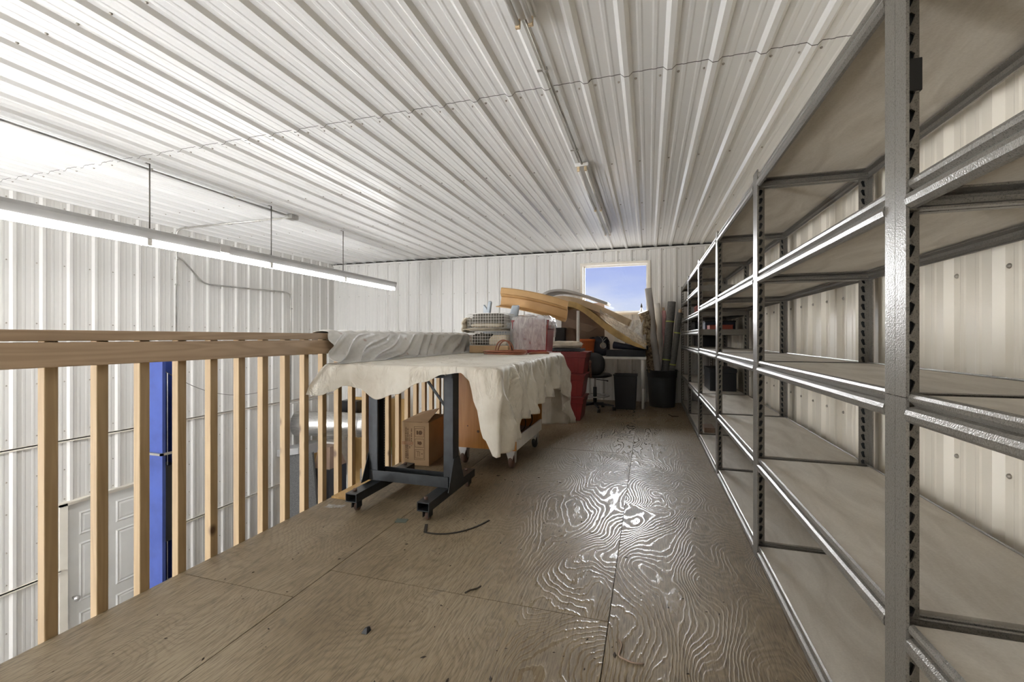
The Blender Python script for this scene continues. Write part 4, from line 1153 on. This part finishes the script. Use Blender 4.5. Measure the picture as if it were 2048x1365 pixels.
# bottle on the sill
g = onY(1283, 612, YB + .02)
t = empty('bottle', (g.x, YB + .02, WZ0), 'small white bottle with black nozzle on the window sill', 'bottle')
hh = g.z - WZ0
B('bottle_white').lathe([(.0001, 0), (.03, 0), (.032, .01), (.032, hh - .10), (.014, hh - .05), (.012, hh - .03), (.0001, hh - .03)], (0, 0, 0), 18).build('body', t)
B('black_plastic').lathe([(.016, hh - .03), (.016, hh), (.005, hh + .04), (.0001, hh + .042)], (0, 0, 0), 12).build('nozzle', t)

# ------------------------------------------------------------------ small stock on the far racks
def stock(name, x, y, z, w, d, h, mat_, label, cat, lidm=None, rz=0):
    t = empty(name, (x, y, z), label, cat, None, rz)
    B(mat_).box(-w / 2, w / 2, -d / 2, d / 2, 0, h * .82).build('body', t, bevel=.004)
    B(lidm or mat_).box(-w / 2 * 1.03, w / 2 * 1.03, -d / 2 * 1.03, d / 2 * 1.03, h * .82, h).build('lid', t, bevel=.004)
    return t
yE, yF = Y0 + 3 * UL, Y0 + 4 * UL
sh = lambda z: z - .0058
stock('storage_crate', .76, yE + .55, sh(.472), .26, .5, .24, 'black_plastic', 'black crate on the low board of the second farthest rack', 'crate')
stock('parts_case', .74, yF + .5, sh(1.128), .30, .52, .13, 'black_plastic', 'black case on the middle board of the farthest rack', 'case')
stock('dark_case', .74, yE + .62, sh(1.128), .30, .5, .10, 'navy', 'dark navy case on a board of the second farthest rack', 'case', 'black_plastic')
stock('red_box', .72, yF + .35, sh(1.32), .22, .36, .15, 'brick_red', 'red box on the upper boards of the farthest rack', 'box')
stock('red_tray', .72, yE + .28, sh(1.128), .22, .26, .05, 'brick_red', 'low red tray in front of the dark navy case', 'tray')
stock('black_carton', .76, yF + .55, sh(.922), .26, .5, .15, 'black_plastic', 'black carton on the waist-high board of the farthest rack', 'carton')
stock('wood_block', .60, yE + .18, sh(.067), .10, .22, .05, 'brown_board', 'dark wood block on the bottom board of the second farthest rack', 'block')

# ------------------------------------------------------------------ shop below
lf = empty('vehicle_lift', (-4.5, 3.1, ZS), 'blue two-post vehicle lift standing in the shop below the rail', 'lift')
for y0, y1, sg in ((-.1, .1, 1), (3.42, 3.62, 1)):
    m = B('lift_blue')
    m.box(-.15, .15, y0, y0 + .012, 0, 3.62).box(-.15, .15, y1 - .012, y1, 0, 3.62).box(-.15, -.138, y0 + .012, y1 - .012, 0, 3.62)
    m.box(.10, .15, y0 + .012, y0 + .03, 0, 3.62).box(.10, .15, y1 - .03, y1 - .012, 0, 3.62)
    o = m.build('column', lf)
    B('galv').tube([(.10, (y0 + y1) / 2 - .02, .2), (.10, (y0 + y1) / 2 - .02, 3.5)], .005, 6).build('cable', o)
    part(B('black_plastic').box(-.10, .135, y0 + .035, y1 - .035, 1.9, 2.62).build('carriage', o, bevel=.01), 'black carriage inside the column')
    B('dark').box(-.136, -.128, y0 + .02, y1 - .02, .1, 3.6).build('inner_plate', o)
B('galv').box(-.17, .17, -.125, -.10, 2.735, 2.755).box(.15, .17, -.125, .06, 2.735, 2.755).build('bracket', lf)
B('lift_blue').box(-.06, .06, .1, 3.42, 3.615, 3.74).build('crossbeam', lf)
B('rubber').tube([(.155, -.06, 1.55 + .0)] + [(.155 + .012 * math.cos(i * 1.2), -.02 + .02 * math.sin(i * 1.2), 1.0 + .55 * (1 - i / 40)) for i in range(41)], .008, 6).build('spiral_hose', lf)
w0 = [Vector((-4.4, 3.05, .72)), Vector((-4.6, 3.6, .45)), Vector((-4.75, 4.2, .32)), Vector((-4.9, 4.9, .34))]
tag(B('galv_dark').tube(arc([tuple(p) for p in w0], .4, 6), .003, 6).build('sagging_wire', origin=w0[0]), 'thin wire sagging from the blue lift column', 'wire')
# duct
m = B('duct').tube([(-6.03, 6.45, -.50), (-5.75, 6.53, -.50), (-5.3, 6.70, -.52), (-4.95, 6.86, -.55), (-4.78, 6.93, -.56)], .215, 24)
for k in (.2, .5, .8):
    p = Vector((-5.75, 6.53, -.50)).lerp(Vector((-4.8, 6.92, -.56)), k); dd = Vector((1.09, .39, -.07)).normalized()
    m.tube([p - dd * .01, p + dd * .01], .222, 24)
tag(m.build('duct', origin=(-5.3, 6.7, -.5)), 'shiny round metal duct running from the left wall in the shop', 'duct')
m = B('ply_yellow').box(-5.45, -4.25, 7.22, 7.25, ZS, -.10)
tag(m.build('plywood_partition', origin=(-4.9, 7.23, ZS)), 'yellow plywood partition at the back of the shop', 'partition')
m = B('ply_yellow'); m.prism([(6.15, -2.0), (7.3, -2.0), (7.3, -1.02), (6.15, -1.02)], lambda a, b, t: (t, a, b), -6.03, -5.99)
tag(m.build('plywood_sheet', origin=(-6.0, 6.7, -1.5)), 'yellow plywood sheet fixed to the left wall below the duct', 'board')
m = B('black_plastic'); a, b = onY(690, 800, 7.15), onY(722, 826, 7.15); m.box(a.x, b.x, 7.02, 7.2, b.z, a.z)
o = empty('wall_cabinet', ((a.x + b.x) / 2, 7.1, b.z), 'black box with a white label above the duct', 'cabinet')
m2 = B('black_plastic').box(-(b.x - a.x) / 2, (b.x - a.x) / 2, -.09, .1, 0, a.z - b.z); m2.build('body', o, bevel=.004)
B('bottle_white').box(.06, .10, -.092, -.09, .03, .055).build('label', o)
m = B('tan_foam'); a, b = onY(668, 825, 7.15), onY(745, 842, 7.15); m.box(a.x, b.x, 7.145, 7.215, b.z, a.z)
tag(m.build('wood_ledge', origin=(a.x, 7.1, b.z)), 'orange wood plank ledge behind the duct', 'shelf')
# grey hood + white unit with red label
t = empty('metal_hood', (-5.9, 6.55, -.98), 'grey sheet metal ledge on the left wall in the shop', 'ledge')
m = B('fixture'); m.prism([(-.17, .10), (.28, .16), (.28, .10), (.28, -.02), (-.17, -.02)], lambda a, b, t: (a, t, b), -.5, .2); m.build('shell', t, bevel=.004)
t = empty('electrical_box', (-5.42, 6.75, -1.22), 'white electrical box with a dark red label in the shop', 'electrical box')
B('white_metal').box(-.3, .16, -.1, .1, -.25, .38).build('body', t, bevel=.01)
B('label_red').box(.01, .10, -.104, -.1, .20, .30).build('label', t)
B('rubber').tube([(.0, -.105, .12), (.06, -.12, .07), (.1, -.11, -.02)], .004, 6).build('wire', t)
# speckled boards
m = B('speckle'); a = Vector((-5.10, 5.35)); b = Vector((-4.78, 5.50))
m.hexa([(-5.02, 5.33, ZS), (-4.62, 5.50, ZS), (-4.66, 5.58, ZS), (-5.06, 5.41, ZS)], [(-5.27, 5.33, -.76), (-4.85, 5.50, -.70), (-4.87, 5.56, -.70), (-5.29, 5.39, -.76)])
tag(m.build('speckled_board', origin=(-4.95, 5.4, ZS), bevel=.004), 'tall dark speckled board leaning in the shop behind the rail', 'board')
t = empty('tool_cabinet', (-4.86, 5.95, ZS), 'tall black cabinet beside the speckled board in the shop', 'cabinet')
B('black_plastic').box(-.18, .12, -.2, .2, 0, 1.78).build('body', t, bevel=.006)
B('brown_board').hexa([(-.18, -.2, 1.78), (.12, -.2, 1.78), (.12, .2, 1.78), (-.18, .2, 1.78)], [(-.18, -.1, 2.10), (.04, -.1, 2.10), (.04, .1, 2.10), (-.18, .1, 2.10)]).build('top_case', t, bevel=.006)
B('fixture').box(-.05, .02, -.206, -.2, .9, 1.7).build('door_strip', t)
t = empty('heater', (-4.86, 6.95, ZS), 'pale louvred heater against the yellow plywood', 'heater')
B('white_metal').box(-.13, .10, -.1, .25, 0, 1.46).build('body', t, bevel=.006)
m = B('fixture')
for i in range(20): m.box(-.10, .07, -.106, -.1, .25 + i * .055, .28 + i * .055)
m.build('louvre', t)
t = empty('wall_chart', (-4.62, 7.21, -1.5), 'tall white strip chart with a green top on the plywood', 'chart')
B('bottle_white').box(-.06, .06, -.006, .006, -.1, .50).build('sheet', t)
B('label_green').box(-.06, .06, -.009, -.006, .50 - .14, .62).build('green_header', t)
B('label_red').box(-.03, .03, -.009, -.006, 0, .03).build('red_mark', t)
tag(B('rubber').tube([(-5.05, 7.1, -.75), (-4.98, 7.1, -.92), (-4.82, 7.1, -1.0), (-4.6, 7.1, -1.02)], .02, 8).build('black_hose', origin=(-4.9, 7.1, -.9)), 'black hose curving below the duct', 'hose')
m = B('galv').tube(arc([(-5.95, 6.2, -.11), (-5.95, 6.98, -.11), (-5.95, 6.98, -.9)], .1, 5), .012, 8)
tag(m.build('shop_conduit', origin=(-5.95, 6.9, -.2)), 'galvanised conduit bending down the shop wall behind the duct', 'conduit')

# ------------------------------------------------------------------ litter on the floor
a = onZ(850, 1064); b = onZ(978, 1042)
pts = []
for i in range(25):
    t = i / 24; q = [onZ(850, 1066), onZ(895, 1078), onZ(950, 1060), onZ(978, 1042)]
    while len(q) > 1: q = [q[j].lerp(q[j + 1], t) for j in range(len(q) - 1)]
    pts.append(q[0] + Vector((0, 0, .003)))
m = B('strap')
for p, q in zip(pts, pts[1:]): m.bar(p, q, .010, .004)
m.bar(pts[0], onZ(853, 1054) + Vector((0, 0, .012)), .016, .006)
tag(m.build('strap', origin=a), 'black curved strap lying on the floor in front of the frame', 'strap')
a = onZ(803, 1043); m = B('green_slip').box(a.x - .032, a.x + .032, a.y - .022, a.y + .022, 0, .005, Matrix.Rotation(.2, 3, 'Z'))
tag(m.build('green_slip', origin=a), 'small grey-green plate on the floor seam near the strap', 'plate')
a = onZ(670, 1015); m = B('film')
m.grid(lambda u, v: (a.x + (u - .5) * .11, a.y + (v - .5) * .05 + .02 * (u - .5), .004 + .012 * abs(nz(u * 6, v * 4, 3))), 14, 6)
tag(m.build('wrapper', origin=a), 'scrap of pale plastic wrapper on the floor by the rail', 'wrapper')
a = onZ(733, 1264); m = B('black_plastic').hexa([(a.x - .012, a.y - .016, 0), (a.x + .012, a.y - .016, 0), (a.x + .012, a.y + .012, 0), (a.x - .012, a.y + .012, 0)], [(a.x - .004, a.y - .004, .016), (a.x + .006, a.y - .004, .016), (a.x + .004, a.y + .016, .010), (a.x - .004, a.y + .016, .010)])
tag(m.build('black_clip', origin=a, bevel=.002), 'small black plastic clip alone on the near floor', 'clip')
q = [onZ(*p) + Vector((0, 0, .003)) for p in ((1237, 1280), (1245, 1292), (1240, 1305), (1236, 1315), (1250, 1322), (1270, 1330), (1288, 1330))]
tag(B('brown_board').tube(arc(q, .03, 4), .0025, 6).build('string', origin=q[0]), 'short curled brown string on the floor near the camera', 'string')
a = onZ(1345, 834); q = [onZ(*p) + Vector((0, 0, .004)) for p in ((1337, 830), (1345, 834), (1350, 834), (1357, 834))]
tag(B('crumb').tube(q, .006, 6).build('dark_scrap', origin=a), 'dark scrap on the floor below the garbage can', 'scrap')
q = [onZ(*p) + Vector((0, 0, .003)) for p in ((930, 1188), (940, 1182), (952, 1180), (962, 1174))]
tag(B('crumb').tube(q, .003, 5).tube([q[1], q[1] + Vector((.03, .02, .004))], .002, 5).build('twig', origin=q[0]), 'thin dark twig on the floor left of the walkway', 'twig')
m = B('ply_yellow'); m.prism([(-1.965, 2.40), (-1.80, 2.40), (-1.80, 2.95), (-1.965, 2.95)], lambda a, b, t: (a, b, t), 0, .012)
tag(m.build('plywood_offcut', origin=(-1.88, 2.6, 0)), 'thin plywood offcut on the floor under the rolling frame beside the rail', 'board')
q = [onZ(1480, 948), onZ(1495, 945)]
random.seed(21); m = B('crumb')
for i in range(420):
    x = random.uniform(-1.8, .44); y = random.uniform(.75, 6.3) if random.random() < .6 else random.uniform(1.0, 3.2)
    s_ = random.uniform(.0012, .0022) * (1 + 1.8 * random.random() ** 4); an = random.uniform(0, PI)
    dx, dy = math.cos(an) * s_ * random.uniform(1, 3.2), math.sin(an) * s_ * random.uniform(1, 3.2)
    if -1.78 < x < -1.05 and 2.2 < y < 2.95: continue
    m.hexa([(x - dx, y - dy, 0), (x + dy * .4, y - dx * .4, 0), (x + dx, y + dy, 0), (x - dy * .4, y + dx * .4, 0)], [(x - dx * .5, y - dy * .5, s_ * .7), (x + dy * .2, y - dx * .2, s_ * .7), (x + dx * .5, y + dy * .5, s_ * .7), (x - dy * .2, y + dx * .2, s_ * .7)])
tag(m.build('floor_debris'), 'tiny dark crumbs and chips scattered over the plywood floor', 'debris', None, 'stuff')

# ------------------------------------------------------------------ outside the window
t = empty('neighbouring_building', (-1, 25, -3), 'low grey-green building with pale roof edge seen through the window', 'building')
B('roof_green').box(-6, 8, 0, 8, 0, 5.05).build('walls', t)
B('white_metal').box(-6.3, 8.3, -.3, 8.3, 5.05, 5.36).build('roof_edge', t)
MAT['pale_ground'] = simple('pale_bounce_ground', (.70, .71, .73), .9)  # unseen ground made extra pale to bounce daylight up onto the ceiling
struct(B('pale_ground').box(-60, 60, 9, 120, -3.1, -3.0).build('ground_outside'))

# ------------------------------------------------------------------ light
W = bpy.data.worlds.new('world'); sc.world = W; W.use_nodes = True
nt = W.node_tree; nt.nodes.clear()
out = nt.nodes.new('ShaderNodeOutputWorld'); bg = nt.nodes.new('ShaderNodeBackground')
tc = nt.nodes.new('ShaderNodeTexCoord'); sp = nt.nodes.new('ShaderNodeSeparateXYZ'); L(nt, tc.outputs['Generated'], sp.inputs[0])
mp = nt.nodes.new('ShaderNodeMapping'); mp.inputs['Scale'].default_value = (5, 5, 26); L(nt, tc.outputs['Generated'], mp.inputs[0])
cn = noisetex(nt, mp.outputs[0], 1.1, 5, .55, .3)
base = ramp(nt, sp.outputs[2], [(.0, (.72, .79, .90)), (.05, (.66, .75, .97)), (.10, (.50, .60, .95)), (.17, (.40, .50, .93)), (.6, (.30, .42, .90))])
mx = nt.nodes.new('ShaderNodeMixRGB'); L(nt, M_(nt, 'MULTIPLY', ramp(nt, cn, [(.40, (0, 0, 0)), (.66, (1, 1, 1))]), ramp(nt, sp.outputs[2], [(.04, (.85, .85, .85)), (.14, (.12, .12, .12))])), mx.inputs[0])
L(nt, base, mx.inputs[1]); mx.inputs[2].default_value = (.88, .91, .96, 1)
L(nt, mx.outputs[0], bg.inputs[0]); bg.inputs[1].default_value = .64; L(nt, bg.outputs[0], out.inputs[0])
sun = bpy.data.lights.new('sun', 'SUN'); sun.energy = 26; sun.angle = math.radians(50); sun.color = (.93, .96, 1)
so_ = bpy.data.objects.new('sun', sun); COL.objects.link(so_)
dv = Vector((.0, -math.cos(math.radians(21)), -math.sin(math.radians(21))))
so_.rotation_euler = dv.to_track_quat('-Z', 'Y').to_euler(); so_.location = (0, 40, 20)

sc.view_settings.view_transform = 'Standard'; sc.view_settings.look = 'None'
sc.view_settings.gamma = 1; sc.view_settings.use_curve_mapping = False
sc.view_settings.exposure = 0.58
try:
    sc.cycles.use_denoising = True
    sc.cycles.max_bounces = 14; sc.cycles.diffuse_bounces = 10; sc.cycles.transparent_max_bounces = 16
    sc.cycles.sample_clamp_indirect = 6
except Exception: pass
